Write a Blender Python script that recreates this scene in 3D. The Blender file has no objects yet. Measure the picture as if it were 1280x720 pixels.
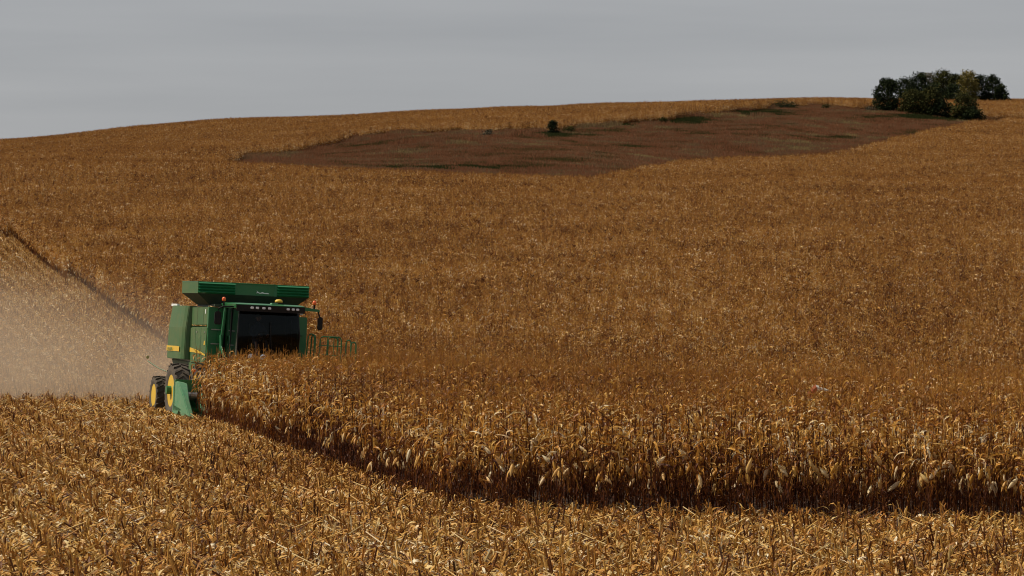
import bpy, bmesh, math, random
import numpy as np
from mathutils import Vector, Matrix, Euler

random.seed(7)
rng = np.random.default_rng(11)
R = math.radians
scene = bpy.context.scene
COL = scene.collection

# ------------------------------------------------------------------ camera
F = 5000.0                       # focal length in pixels of the 1280 wide photograph
cam_d = bpy.data.cameras.new('camera')
cam_d.sensor_width = 36.0
cam_d.lens = F * 36.0 / 1280.0
cam_d.clip_start = 1.0
cam_d.clip_end = 12000.0
cam_d.dof.use_dof = True
cam_d.dof.focus_distance = 118.0
cam_d.dof.aperture_fstop = 11.0
cam = bpy.data.objects.new('camera', cam_d)
COL.objects.link(cam)
cam.location = (0, 0, 0)
cam.rotation_euler = (R(90), 0, 0)
scene.camera = cam

# ------------------------------------------------------------------ light
SUN_EL, SUN_AZ = 50.0, -82.0     # azimuth from +Y, negative = to the left of the view
world = bpy.data.worlds.new('World')
scene.world = world
world.use_nodes = True
wn, wl = world.node_tree.nodes, world.node_tree.links
wn.clear()
w_out = wn.new('ShaderNodeOutputWorld')
w_bg = wn.new('ShaderNodeBackground'); w_bg.inputs['Strength'].default_value = 0.097
w_sky = wn.new('ShaderNodeTexSky'); w_sky.sky_type = 'NISHITA'; w_sky.sun_disc = False
w_sky.sun_elevation = R(SUN_EL); w_sky.sun_rotation = R(SUN_AZ)
w_tc = wn.new('ShaderNodeTexCoord')
w_map = wn.new('ShaderNodeMapping'); w_map.inputs['Scale'].default_value = (2.2, 2.2, 26.0)
w_map.inputs['Rotation'].default_value = (0, R(2.0), 0)
w_noise = wn.new('ShaderNodeTexNoise'); w_noise.inputs['Scale'].default_value = 2.4
w_noise.inputs['Detail'].default_value = 4.0; w_noise.inputs['Roughness'].default_value = 0.5
w_ramp = wn.new('ShaderNodeValToRGB')
w_ramp.color_ramp.elements[0].position = 0.32; w_ramp.color_ramp.elements[0].color = (3.85, 3.93, 4.15, 1)
w_ramp.color_ramp.elements[1].position = 0.68; w_ramp.color_ramp.elements[1].color = (4.55, 4.60, 4.78, 1)
w_mix = wn.new('ShaderNodeMixRGB'); w_mix.inputs[0].default_value = 0.90
wl.new(w_tc.outputs['Generated'], w_map.inputs['Vector'])
wl.new(w_map.outputs[0], w_noise.inputs['Vector'])
wl.new(w_noise.outputs['Fac'], w_ramp.inputs['Fac'])
wl.new(w_sky.outputs[0], w_mix.inputs[1])
wl.new(w_ramp.outputs[0], w_mix.inputs[2])
wl.new(w_mix.outputs[0], w_bg.inputs['Color'])
wl.new(w_bg.outputs[0], w_out.inputs['Surface'])

sun_d = bpy.data.lights.new('sun', 'SUN')
sun_d.energy = 5.0
sun_d.angle = R(0.6)
sun_d.color = (1.0, 0.90, 0.74)
sun = bpy.data.objects.new('sun', sun_d)
COL.objects.link(sun)
sdir = Vector((math.sin(R(SUN_AZ)) * math.cos(R(SUN_EL)), math.cos(R(SUN_AZ)) * math.cos(R(SUN_EL)), math.sin(R(SUN_EL))))
sun.rotation_euler = sdir.to_track_quat('Z', 'Y').to_euler()
sun.location = (-60, 60, 120)

scene.view_settings.view_transform = 'Standard'
scene.view_settings.look = 'None'
scene.view_settings.exposure = -0.13
scene.view_settings.gamma = 1.0
scene.view_settings.use_curve_mapping = False
scene.cycles.pixel_filter_type = 'BLACKMAN_HARRIS'
scene.cycles.filter_width = 1.05
scene.cycles.max_bounces = 6
scene.cycles.diffuse_bounces = 2
scene.cycles.transparent_max_bounces = 8
scene.cycles.volume_step_rate = 2.0
scene.cycles.volume_max_steps = 128

# ------------------------------------------------------------------ tags
def tag(o, label=None, cat=None, group=None, kind=None):
    if label: o['label'] = label
    if cat: o['category'] = cat
    if group: o['group'] = group
    if kind: o['kind'] = kind
    return o

def empty(name, loc, rot=(0, 0, 0)):
    o = bpy.data.objects.new(name, None)
    o.empty_display_size = 0.3
    COL.objects.link(o)
    o.location = loc; o.rotation_euler = rot
    return o

# ------------------------------------------------------------------ mesh builder
class MB:
    def __init__(s):
        s.v = []; s.f = []; s.t = []
    def add(s, vs, fs, tone=0.5):
        b = len(s.v)
        s.v.extend([tuple(p) for p in vs])
        s.f.extend([tuple(i + b for i in f) for f in fs])
        if isinstance(tone, (list, tuple)): s.t.extend(tone)
        else: s.t.extend([tone] * len(fs))
        return s
    def merge(s, o, M=None):
        vs = o.v if M is None else [tuple(M @ Vector(p)) for p in o.v]
        b = len(s.v)
        s.v.extend(vs); s.f.extend([tuple(i + b for i in f) for f in o.f]); s.t.extend(o.t)
    def box(s, x0, x1, y0, y1, z0, z1, tone=0.5):
        vs = [(x, y, z) for z in (z0, z1) for y in (y0, y1) for x in (x0, x1)]
        fs = [(0, 2, 3, 1), (4, 5, 7, 6), (0, 1, 5, 4), (2, 6, 7, 3), (0, 4, 6, 2), (1, 3, 7, 5)]
        return s.add(vs, fs, tone)
    def hexa(s, p, tone=0.5):   # 8 points: bottom loop 0-3, top loop 4-7
        fs = [(3, 2, 1, 0), (4, 5, 6, 7), (0, 1, 5, 4), (1, 2, 6, 5), (2, 3, 7, 6), (3, 0, 4, 7)]
        return s.add(p, fs, tone)
    def prism(s, prof, a0, a1, axis='x', tone=0.5):
        n = len(prof)
        def P(a, q):
            return (a, q[0], q[1]) if axis == 'x' else ((q[0], a, q[1]) if axis == 'y' else (q[0], q[1], a))
        vs = [P(a0, q) for q in prof] + [P(a1, q) for q in prof]
        fs = [tuple(range(n))[::-1], tuple(range(n, 2 * n))] + [(i, (i + 1) % n, n + (i + 1) % n, n + i) for i in range(n)]
        return s.add(vs, fs, tone)
    def tube(s, path, rad, n=6, tone=0.5, cap=True):
        path = [Vector(p) for p in path]
        if not isinstance(rad, (list, tuple)): rad = [rad] * len(path)
        rings = []
        up = Vector((0, 0, 1))
        for i, p in enumerate(path):
            d = (path[min(i + 1, len(path) - 1)] - path[max(i - 1, 0)])
            if d.length < 1e-9: d = Vector((0, 0, 1))
            d.normalize()
            ref = up if abs(d.dot(up)) < 0.95 else Vector((1, 0, 0))
            a = d.cross(ref).normalized(); b = d.cross(a).normalized()
            rings.append([p + (a * math.cos(k * 2 * math.pi / n) + b * math.sin(k * 2 * math.pi / n)) * rad[i] for k in range(n)])
        vs = [q for r_ in rings for q in r_]
        fs = []
        for i in range(len(path) - 1):
            for k in range(n):
                fs.append((i * n + k, i * n + (k + 1) % n, (i + 1) * n + (k + 1) % n, (i + 1) * n + k))
        if cap:
            fs.append(tuple(range(n))[::-1]); fs.append(tuple(range((len(path) - 1) * n, len(path) * n)))
        return s.add(vs, fs, tone)
    def lathe(s, prof, c, axis='x', n=32, tone=0.5):  # prof: (radius, offset)
        vs = []
        for (r_, o) in prof:
            for k in range(n):
                a = k * 2 * math.pi / n
                if axis == 'x': vs.append((c[0] + o, c[1] + r_ * math.cos(a), c[2] + r_ * math.sin(a)))
                elif axis == 'y': vs.append((c[0] + r_ * math.cos(a), c[1] + o, c[2] + r_ * math.sin(a)))
                else: vs.append((c[0] + r_ * math.cos(a), c[1] + r_ * math.sin(a), c[2] + o))
        m = len(prof)
        fs = [(i * n + k, i * n + (k + 1) % n, (i + 1) * n + (k + 1) % n, (i + 1) * n + k) for i in range(m - 1) for k in range(n)]
        if prof[0][0] > 1e-4: fs.append(tuple(range(n))[::-1])
        if prof[-1][0] > 1e-4: fs.append(tuple(range((m - 1) * n, m * n)))
        return s.add(vs, fs, tone)
    def mesh(s, name, mat, smooth=False):
        me = bpy.data.meshes.new(name)
        me.from_pydata(s.v, [], s.f)
        a = me.attributes.new('tone', 'FLOAT', 'FACE')
        a.data.foreach_set('value', np.array(s.t, dtype=np.float32))
        if smooth:
            me.polygons.foreach_set('use_smooth', np.ones(len(me.polygons), dtype=bool))
        me.materials.append(mat)
        me.update()
        return me
    def build(s, name, mat, parent=None, link=True, smooth=False, bevel=0):
        me = s.mesh(name, mat, smooth)
        if bevel:
            bm = bmesh.new(); bm.from_mesh(me)
            bmesh.ops.recalc_face_normals(bm, faces=bm.faces)
            es = [e for e in bm.edges if len(e.link_faces) == 2 and e.calc_face_angle(0) > 0.5]
            bmesh.ops.bevel(bm, geom=es, offset=bevel, segments=2, affect='EDGES', clamp_overlap=True)
            bm.to_mesh(me); bm.free()
        o = bpy.data.objects.new(name, me)
        if link: COL.objects.link(o)
        if parent: o.parent = parent
        return o

# ------------------------------------------------------------------ materials
def new_mat(name):
    m = bpy.data.materials.new(name); m.use_nodes = True
    nt = m.node_tree
    return m, nt.nodes, nt.links, nt.nodes['Principled BSDF'], nt.nodes['Material Output']

def ramp_node(n, stops):
    r_ = n.new('ShaderNodeValToRGB')
    cr = r_.color_ramp
    while len(cr.elements) < len(stops): cr.elements.new(0.5)
    for e, (p, c) in zip(cr.elements, stops):
        e.position = p; e.color = (*c, 1)
    return r_

def dry_mat(name, stops, rough=0.5, trans=0.22, rnd=0.16, big=0.16, spec=0.5, bigscale=0.06, hue=(0.99, 0.83, 0.70)):
    m, n, l, b, out = new_mat(name)
    at = n.new('ShaderNodeAttribute'); at.attribute_name = 'tone'
    oi = n.new('ShaderNodeObjectInfo')
    geo = n.new('ShaderNodeNewGeometry')
    nz = n.new('ShaderNodeTexNoise'); nz.inputs['Scale'].default_value = bigscale; nz.inputs['Detail'].default_value = 3
    l.new(geo.outputs['Position'], nz.inputs['Vector'])
    m1 = n.new('ShaderNodeMath'); m1.operation = 'MULTIPLY_ADD'; m1.inputs[1].default_value = rnd
    l.new(oi.outputs['Random'], m1.inputs[0]); l.new(at.outputs['Fac'], m1.inputs[2])
    m2 = n.new('ShaderNodeMath'); m2.operation = 'MULTIPLY_ADD'; m2.inputs[1].default_value = big * 2
    l.new(nz.outputs['Fac'], m2.inputs[0]); l.new(m1.outputs[0], m2.inputs[2])
    nf = n.new('ShaderNodeTexNoise'); nf.inputs['Scale'].default_value = 14.0; nf.inputs['Detail'].default_value = 2
    l.new(geo.outputs['Position'], nf.inputs['Vector'])
    m3 = n.new('ShaderNodeMath'); m3.operation = 'MULTIPLY_ADD'; m3.inputs[1].default_value = 0.22
    l.new(nf.outputs['Fac'], m3.inputs[0]); l.new(m2.outputs[0], m3.inputs[2])
    m4 = n.new('ShaderNodeMath'); m4.operation = 'SUBTRACT'; m4.inputs[1].default_value = 0.11 + big + rnd * 0.5
    l.new(m3.outputs[0], m4.inputs[0])
    rp = ramp_node(n, stops); l.new(m4.outputs[0], rp.inputs['Fac'])
    # some blades are redder than others
    nh_ = n.new('ShaderNodeTexNoise'); nh_.inputs['Scale'].default_value = 2.6; nh_.inputs['Detail'].default_value = 3
    l.new(geo.outputs['Position'], nh_.inputs['Vector'])
    hr = ramp_node(n, [(0.42, (1.0, 1.0, 1.0)), (0.62, hue)]); l.new(nh_.outputs['Fac'], hr.inputs['Fac'])
    hm = n.new('ShaderNodeMixRGB'); hm.blend_type = 'MULTIPLY'; hm.inputs[0].default_value = 1.0
    l.new(rp.outputs[0], hm.inputs[1]); l.new(hr.outputs[0], hm.inputs[2])
    rp = hm
    l.new(rp.outputs[0], b.inputs['Base Color'])
    b.inputs['Roughness'].default_value = rough
    b.inputs['Specular IOR Level'].default_value = spec
    if trans > 0:
        tr = n.new('ShaderNodeBsdfTranslucent'); l.new(rp.outputs[0], tr.inputs['Color'])
        mx = n.new('ShaderNodeMixShader'); mx.inputs[0].default_value = trans
        l.new(b.outputs[0], mx.inputs[1]); l.new(tr.outputs[0], mx.inputs[2])
        l.new(mx.outputs[0], out.inputs['Surface'])
    return m

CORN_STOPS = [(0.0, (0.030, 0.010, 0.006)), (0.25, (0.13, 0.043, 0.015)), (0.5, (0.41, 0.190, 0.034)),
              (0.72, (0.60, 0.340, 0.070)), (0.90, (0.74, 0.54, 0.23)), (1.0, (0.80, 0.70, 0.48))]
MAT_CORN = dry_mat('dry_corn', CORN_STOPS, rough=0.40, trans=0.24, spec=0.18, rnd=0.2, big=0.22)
STUB_STOPS = [(0.0, (0.05, 0.022, 0.010)), (0.25, (0.12, 0.042, 0.012)), (0.5, (0.37, 0.174, 0.034)),
              (0.72, (0.58, 0.350, 0.085)), (0.92, (0.66, 0.52, 0.26)), (1.0, (0.78, 0.69, 0.50))]
MAT_STUB = dry_mat('corn_residue', STUB_STOPS, rough=0.55, trans=0.12, spec=0.15, rnd=0.25, big=0.22)
GRASS_STOPS = [(0.0, (0.030, 0.036, 0.010)), (0.22, (0.080, 0.062, 0.020)), (0.38, (0.17, 0.078, 0.040)),
               (0.52, (0.25, 0.097, 0.046)), (0.68, (0.23, 0.126, 0.072)), (0.84, (0.13, 0.090, 0.048)), (1.0, (0.32, 0.23, 0.10))]
MAT_GRASS = dry_mat('prairie_grass', GRASS_STOPS, rough=0.8, trans=0.3, rnd=0.3, big=0.8, spec=0.1, bigscale=0.07, hue=(0.88, 0.94, 0.86))

def paint(name, col, rough=0.35, dust=0.0, dustcol=(0.30, 0.24, 0.16), metal=0.0, bump=0.0, coat=0.0):
    m, n, l, b, out = new_mat(name)
    tc = n.new('ShaderNodeTexCoord')
    nz = n.new('ShaderNodeTexNoise'); nz.inputs['Scale'].default_value = 3.0; nz.inputs['Detail'].default_value = 8
    nz.inputs['Roughness'].default_value = 0.7
    l.new(tc.outputs['Object'], nz.inputs['Vector'])
    rp = ramp_node(n, [(0.35, (0, 0, 0)), (0.75, (1, 1, 1))])
    l.new(nz.outputs['Fac'], rp.inputs['Fac'])
    mul = n.new('ShaderNodeMath'); mul.operation = 'MULTIPLY_ADD'
    mul.inputs[1].default_value = dust; mul.inputs[2].default_value = dust * 0.35
    l.new(rp.outputs[0], mul.inputs[0])
    mx = n.new('ShaderNodeMixRGB'); mx.inputs[1].default_value = (*col, 1); mx.inputs[2].default_value = (*dustcol, 1)
    l.new(mul.outputs[0], mx.inputs[0])
    l.new(mx.outputs[0], b.inputs['Base Color'])
    ra = n.new('ShaderNodeMath'); ra.operation = 'MULTIPLY_ADD'; ra.inputs[1].default_value = 0.35; ra.inputs[2].default_value = rough
    l.new(mul.outputs[0], ra.inputs[0]); l.new(ra.outputs[0], b.inputs['Roughness'])
    b.inputs['Metallic'].default_value = metal
    b.inputs['Coat Weight'].default_value = coat
    return m

GREEN = paint('green_paint', (0.006, 0.135, 0.038), 0.30, 0.07)
GREEN_GLOSS = paint('glossy_green_paint', (0.012, 0.16, 0.060), 0.22, 0.06)
GREEN_DUSTY = paint('dusty_green_paint', (0.018, 0.105, 0.030), 0.45, 0.34, (0.20, 0.17, 0.065))
GREEN_SHIELD = paint('faded_green_shield', (0.035, 0.22, 0.10), 0.4, 0.32, (0.35, 0.36, 0.24))
YELLOW = paint('yellow_paint', (0.72, 0.45, 0.02), 0.4, 0.22)
BLACK = paint('black_plastic', (0.006, 0.006, 0.007), 0.45, 0.03)
BLACK.node_tree.nodes['Principled BSDF'].inputs['Specular IOR Level'].default_value = 0.2
TYRE = paint('tyre_rubber', (0.022, 0.020, 0.019), 0.8, 0.42, (0.20, 0.15, 0.10))
STEEL = paint('worn_steel', (0.42, 0.40, 0.37), 0.35, 0.3, metal=0.7)
WHITE = paint('white_mark', (0.75, 0.78, 0.76), 0.5, 0.1)
ORANGE = paint('orange_lens', (0.85, 0.14, 0.03), 0.25, 0.05)
CHROME = paint('lamp_reflector', (0.75, 0.76, 0.78), 0.18, 0.1)
SKIN = paint('skin', (0.42, 0.24, 0.16), 0.55, 0.0)
CLOTH_BLUE = paint('denim_cloth', (0.035, 0.05, 0.09), 0.85, 0.05)
CLOTH_DARK = paint('dark_cap_cloth', (0.03, 0.05, 0.03), 0.85, 0.0)
HAIR = paint('hair', (0.03, 0.02, 0.012), 0.7, 0.0)

def glass_mat():
    m, n, l, b, out = new_mat('tinted_cab_glass')
    n.remove(b)
    tr = n.new('ShaderNodeBsdfTransparent'); tr.inputs[0].default_value = (0.40, 0.42, 0.42, 1)
    gl = n.new('ShaderNodeBsdfGlossy'); gl.inputs['Roughness'].default_value = 0.06; gl.inputs['Color'].default_value = (0.35, 0.4, 0.4, 1)
    fr = n.new('ShaderNodeFresnel'); fr.inputs[0].default_value = 1.45
    mx = n.new('ShaderNodeMixShader')
    l.new(fr.outputs[0], mx.inputs[0]); l.new(tr.outputs[0], mx.inputs[1]); l.new(gl.outputs[0], mx.inputs[2])
    l.new(mx.outputs[0], out.inputs['Surface'])
    return m
GLASS = glass_mat()

# ------------------------------------------------------------------ terrain
def pchip(xk, yk, x):
    xk = np.array(xk, float); yk = np.array(yk, float)
    h = np.diff(xk); d = np.diff(yk) / h
    m = np.zeros(len(xk)); m[0] = d[0]; m[-1] = d[-1]
    for i in range(1, len(xk) - 1):
        if d[i - 1] * d[i] > 0:
            w1, w2 = 2 * h[i] + h[i - 1], h[i] + 2 * h[i - 1]
            m[i] = (w1 + w2) / (w1 / d[i - 1] + w2 / d[i])
    i = np.clip(np.searchsorted(xk, x) - 1, 0, len(xk) - 2)
    t = (x - xk[i]) / h[i]
    return ((2 * t ** 3 - 3 * t ** 2 + 1) * yk[i] + (t ** 3 - 2 * t ** 2 + t) * h[i] * m[i]
            + (-2 * t ** 3 + 3 * t ** 2) * yk[i + 1] + (t ** 3 - t ** 2) * h[i] * m[i + 1])

XC = [0, 320, 640, 960, 1120, 1280]
PL = lambda d: -4.45 + 0.0022 * d
near = [(-300, -4.9), (0, -4.45), (60, PL(60)), (92, PL(92))]
COLS = [
    near + [(125, PL(125)), (138, PL(138)), (155, -4.75), (180, -4.75), (220, -2.9), (300, 1.2), (385, 6.3), (470, 12.7), (500, 13.9), (540, 14.9), (600, 17.4), (780, 24.8), (950, 33.0), (1010, 35.0), (1100, 35.5)],
    near + [(125, PL(125)), (138, PL(138)), (155, -4.45), (180, -4.6), (220, -2.9), (300, 1.4), (385, 6.6), (470, 12.2), (500, 13.2), (550, 16.5), (640, 20.4), (780, 27.4), (950, 38.0), (1010, 40.2), (1100, 40.5)],
    near + [(110, -4.3), (138, -5.2), (155, -5.6), (180, -5.4), (220, -3.2), (300, 1.5), (385, 6.4), (470, 11.1), (500, 12.1), (550, 15.2), (640, 21.6), (780, 31.0), (950, 40.4), (1010, 42.5), (1100, 42.6)],
    near + [(98, -4.25), (125, -5.5), (150, -6.8), (180, -6.5), (220, -4.1), (300, 1.5), (385, 6.2), (470, 10.7), (500, 11.7), (540, 13.3), (600, 16.9), (640, 19.1), (690, 23.0), (860, 38.4), (950, 42.0), (1010, 43.9), (1100, 43.9)],
    near + [(98, -4.25), (125, -5.5), (150, -7.0), (180, -6.7), (220, -4.3), (300, 1.4), (385, 6.1), (470, 10.6), (500, 11.6), (540, 13.3), (640, 19.5), (740, 26.4), (790, 31.2), (860, 37.6), (950, 42.7), (1010, 44.7), (1100, 44.8)],
    near + [(98, -4.25), (125, -5.6), (150, -7.1), (180, -6.8), (220, -4.4), (300, 1.4), (385, 6.1), (470, 10.5), (500, 11.5), (540, 13.6), (640, 19.6), (740, 26.3), (820, 32.0), (900, 39.0), (950, 42.3), (1010, 44.3), (1100, 44.4)],
]
DG = np.arange(-300, 1101, 1.0)
colz = np.array([pchip(*zip(*c), DG) for c in COLS])
XG = np.arange(0, 1281, 20.0)
ZG = np.zeros((len(XG), len(DG)))
for j in range(len(DG)):
    ZG[:, j] = pchip(XC, colz[:, j], XG)
for _ in range(3):
    ZG[1:-1] = 0.25 * ZG[:-2] + 0.5 * ZG[1:-1] + 0.25 * ZG[2:]
PHX = rng.uniform(0, 6.28, 8)

CO = (-8.35, 129.0); CH = R(17.0)     # combine: front axle ground point and heading
cf = (math.sin(CH), -math.cos(CH)); cr_ = (math.cos(CH), math.sin(CH))
def clocal(lx, ly):                    # combine local (x right in view, y backwards) -> world
    return (CO[0] + lx * cr_[0] - ly * cf[0], CO[1] + lx * cr_[1] - ly * cf[1])
ROLL = R(2.6)

def ground_z(X, D):
    X = np.asarray(X, float); D = np.asarray(D, float)
    px = 640 + F * X / np.maximum(D, 60.0)
    px = np.clip(px, 0, 1279.99)
    d = np.clip(D, -299.9, 1099.0)
    i = px / 20.0; i0 = np.clip(i.astype(int), 0, len(XG) - 2); ti = i - i0
    j = d + 300; j0 = np.clip(j.astype(int), 0, len(DG) - 2); tj = j - j0
    z = (ZG[i0, j0] * (1 - ti) * (1 - tj) + ZG[i0 + 1, j0] * ti * (1 - tj) + ZG[i0, j0 + 1] * (1 - ti) * tj + ZG[i0 + 1, j0 + 1] * ti * tj)
    far = np.clip(D - 1099.0, 0, None)
    z = z - far * 0.018
    amp = np.clip((D - 200) / 400, 0, 1) * 0.28
    z = z + amp * (np.sin(X * 0.09 + D * 0.021 + PHX[0]) + 0.6 * np.sin(X * 0.17 - D * 0.055 + PHX[1]))
    z = z + 0.03 * np.sin(X * 0.9 + PHX[2]) * np.sin(D * 0.5 + PHX[3])
    lx = (X - CO[0]) * cr_[0] + (D - CO[1]) * cr_[1]
    g = np.exp(-(((X - CO[0]) / 7) ** 2 + ((D - CO[1]) / 7) ** 2))
    z = z - g * math.tan(ROLL) * np.clip(lx + 2.6, 0, 7)
    return z

def unproject(px, py, dmin=58.0, dmax=1000.0, h=0.0):
    D = np.arange(dmin, dmax, 0.25)
    X = (px - 640) / F * D
    y = 360 - F * (ground_z(X, D) + h) / D
    k = np.argmax(y <= py)
    return (float(X[k]), float(D[k]))

def inside(poly, X, Y):
    X = np.asarray(X, float); Y = np.asarray(Y, float)
    r_ = np.zeros(X.shape, bool)
    n = len(poly)
    for i in range(n):
        x0, y0 = poly[i]; x1, y1 = poly[(i + 1) % n]
        if y0 == y1: continue
        c = ((y0 > Y) != (y1 > Y)) & (X < (x1 - x0) * (Y - y0) / (y1 - y0) + x0)
        r_ ^= c
    return r_

def vis(y): return 349 + (y - 349) / 0.933
front_px = [(1700, 646), (1280, 643), (960, 638), (800, 634), (640, 628), (540, 619), (470, 604), (400, 578), (330, 551), (290, 538), (262, 527)]
front = [unproject(x, vis(y)) for x, y in front_px]
back_px = [(205, 433), (161, 402), (121, 376), (81, 347), (36, 316), (0, 289)]
back = [unproject(x, y + 4, 160) for x, y in back_px]
bx, by = back[-1]
STUB = [(80, -50)] + front + [clocal(-2.55, -4.6), clocal(-2.5, -2.6), clocal(3.1, -2.7), clocal(3.2, 0)] + back + [(bx - 31, by + 190), (-300, by + 200), (-300, -50)]

prairie_px = [(282, 214), (315, 262), (700, 262), (755, 238), (800, 227), (860, 217), (940, 211), (1020, 209), (1060, 203), (1100, 192), (1150, 178), (1190, 168), (1215, 165), (1243, 162), (1295, 156), (1295, 152), (1240, 152.5), (1215, 149), (1170, 144), (1120, 139.5), (1060, 137), (1000, 134.5), (940, 140), (880, 147), (830, 152), (780, 157), (720, 163), (690, 167), (610, 169), (540, 169), (470, 172), (440, 176), (410, 187), (350, 196), (300, 203)]
def in_prairie(X, D):
    z = ground_z(X, D)
    wob = 0.9 * np.sin(X * 0.55 + 1.0) + 0.7 * np.sin(X * 0.23 + D * 0.11) + 0.5 * np.sin(X * 1.3 + 2.0)
    return (D > 486) & (D < 905) & inside(prairie_px, 640 + F * X / D, 360 - F * z / D + wob)

def in_stub(X, D): return inside(STUB, X, D)

# ------------------------------------------------------------------ ground sheet
us = np.concatenate([np.linspace(-4, -0.3, 14)[:-1], np.linspace(-0.3, -0.15, 16)[:-1], np.linspace(-0.15, 0.15, 121), np.linspace(0.15, 0.3, 16)[1:], np.linspace(0.3, 4, 14)[1:]])
ds = np.concatenate([np.linspace(-300, 40, 12)[:-1], np.arange(40, 240, 2.0), np.arange(240, 1100, 4.0), np.linspace(1100, 6000, 16)])
UU, DD = np.meshgrid(us, ds)
XX = UU * np.maximum(DD, 60.0)
ZZ = ground_z(XX, DD)
V = np.stack([XX, DD, ZZ], -1).reshape(-1, 3)
nu, nd = len(us), len(ds)
idx = np.arange(nu * nd).reshape(nd, nu)
FQ = np.stack([idx[:-1, :-1], idx[:-1, 1:], idx[1:, 1:], idx[1:, :-1]], -1).reshape(-1, 4)
gm = bpy.data.meshes.new('ground')
gm.from_pydata(V.tolist(), [], FQ.tolist())
gm.polygons.foreach_set('use_smooth', np.ones(len(gm.polygons), bool))
at = gm.attributes.new('prairie', 'FLOAT', 'POINT')
at.data.foreach_set('value', in_prairie(V[:, 0], V[:, 1]).astype(np.float32))
m, n, l, b, out = new_mat('field_soil')
geo = n.new('ShaderNodeNewGeometry')
n1 = n.new('ShaderNodeTexNoise'); n1.inputs['Scale'].default_value = 6.0; n1.inputs['Detail'].default_value = 6
n2 = n.new('ShaderNodeTexNoise'); n2.inputs['Scale'].default_value = 0.05; n2.inputs['Detail'].default_value = 5
l.new(geo.outputs['Position'], n1.inputs['Vector']); l.new(geo.outputs['Position'], n2.inputs['Vector'])
soil = ramp_node(n, [(0.35, (0.025, 0.013, 0.008)), (0.6, (0.08, 0.040, 0.018)), (0.8, (0.26, 0.15, 0.055))])
l.new(n1.outputs['Fac'], soil.inputs['Fac'])
pr = ramp_node(n, [(0.3, (0.05, 0.05, 0.024)), (0.5, (0.13, 0.055, 0.032)), (0.7, (0.16, 0.085, 0.05))])
l.new(n2.outputs['Fac'], pr.inputs['Fac'])
pa = n.new('ShaderNodeAttribute'); pa.attribute_name = 'prairie'
mx = n.new('ShaderNodeMixRGB'); l.new(pa.outputs['Fac'], mx.inputs[0]); l.new(soil.outputs[0], mx.inputs[1]); l.new(pr.outputs[0], mx.inputs[2])
l.new(mx.outputs[0], b.inputs['Base Color']); b.inputs['Roughness'].default_value = 0.95
bp = n.new('ShaderNodeBump'); bp.inputs['Strength'].default_value = 0.6; bp.inputs['Distance'].default_value = 0.05
l.new(n1.outputs['Fac'], bp.inputs['Height']); l.new(bp.outputs[0], b.inputs['Normal'])
gm.materials.append(m)
go = bpy.data.objects.new('ground', gm); COL.objects.link(go)
tag(go, 'rolling farm hill of brown soil under the corn and stubble', 'ground', kind='structure')

# ------------------------------------------------------------------ corn plants
def leaf(mb, base, az, L, w, up=0.9, droop=2.4, twist=0.6, segs=6, tone=0.5, fold=True, kink=None):
    """a dry leaf: leaves the stalk at angle `up` above horizontal, arcs over by `droop` radians along its length"""
    p = Vector(base); ca, sa = math.cos(az), math.sin(az)
    out_ = Vector((ca, sa, 0)); side = Vector((-sa, ca, 0))
    th = up; ds_ = L / segs
    vs = []; fs = []; ts = []
    tw = random.uniform(-0.3, 0.3)
    for i in range(segs + 1):
        t = i / segs
        d = out_ * math.cos(th) + Vector((0, 0, 1)) * math.sin(th)
        nrm = -out_ * math.sin(th) + Vector((0, 0, 1)) * math.cos(th)
        wd = w * (0.35 + 1.5 * t if t < 0.4 else (1.0 - ((t - 0.4) / 0.6) ** 1.7 * 0.93)) * random.uniform(0.75, 1.1)
        s_ = side * math.cos(tw) + nrm * math.sin(tw)
        n_ = nrm * math.cos(tw) - side * math.sin(tw)
        if fold:
            vs += [p - s_ * wd * 0.5 + n_ * wd * 0.18, p, p + s_ * wd * 0.5 + n_ * wd * 0.18]
        else:
            vs += [p - s_ * wd * 0.5, p + s_ * wd * 0.5]
        k = 3 if fold else 2
        if i:
            a = (i - 1) * k
            for q in range(k - 1):
                fs.append((a + q, a + q + 1, a + k + q + 1, a + k + q)); ts.append(tone + random.uniform(-0.07, 0.07))
        p = p + d * ds_ + side * random.uniform(-0.03, 0.03)
        th -= droop / segs * random.uniform(0.1, 1.9)
        if kink is not None and i == kink: th = -1.3
        if th < -1.75: th = -1.75 + random.uniform(0, 0.3)
        tw += twist * random.uniform(-1, 1.2)
    mb.add(vs, fs, ts)

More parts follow.
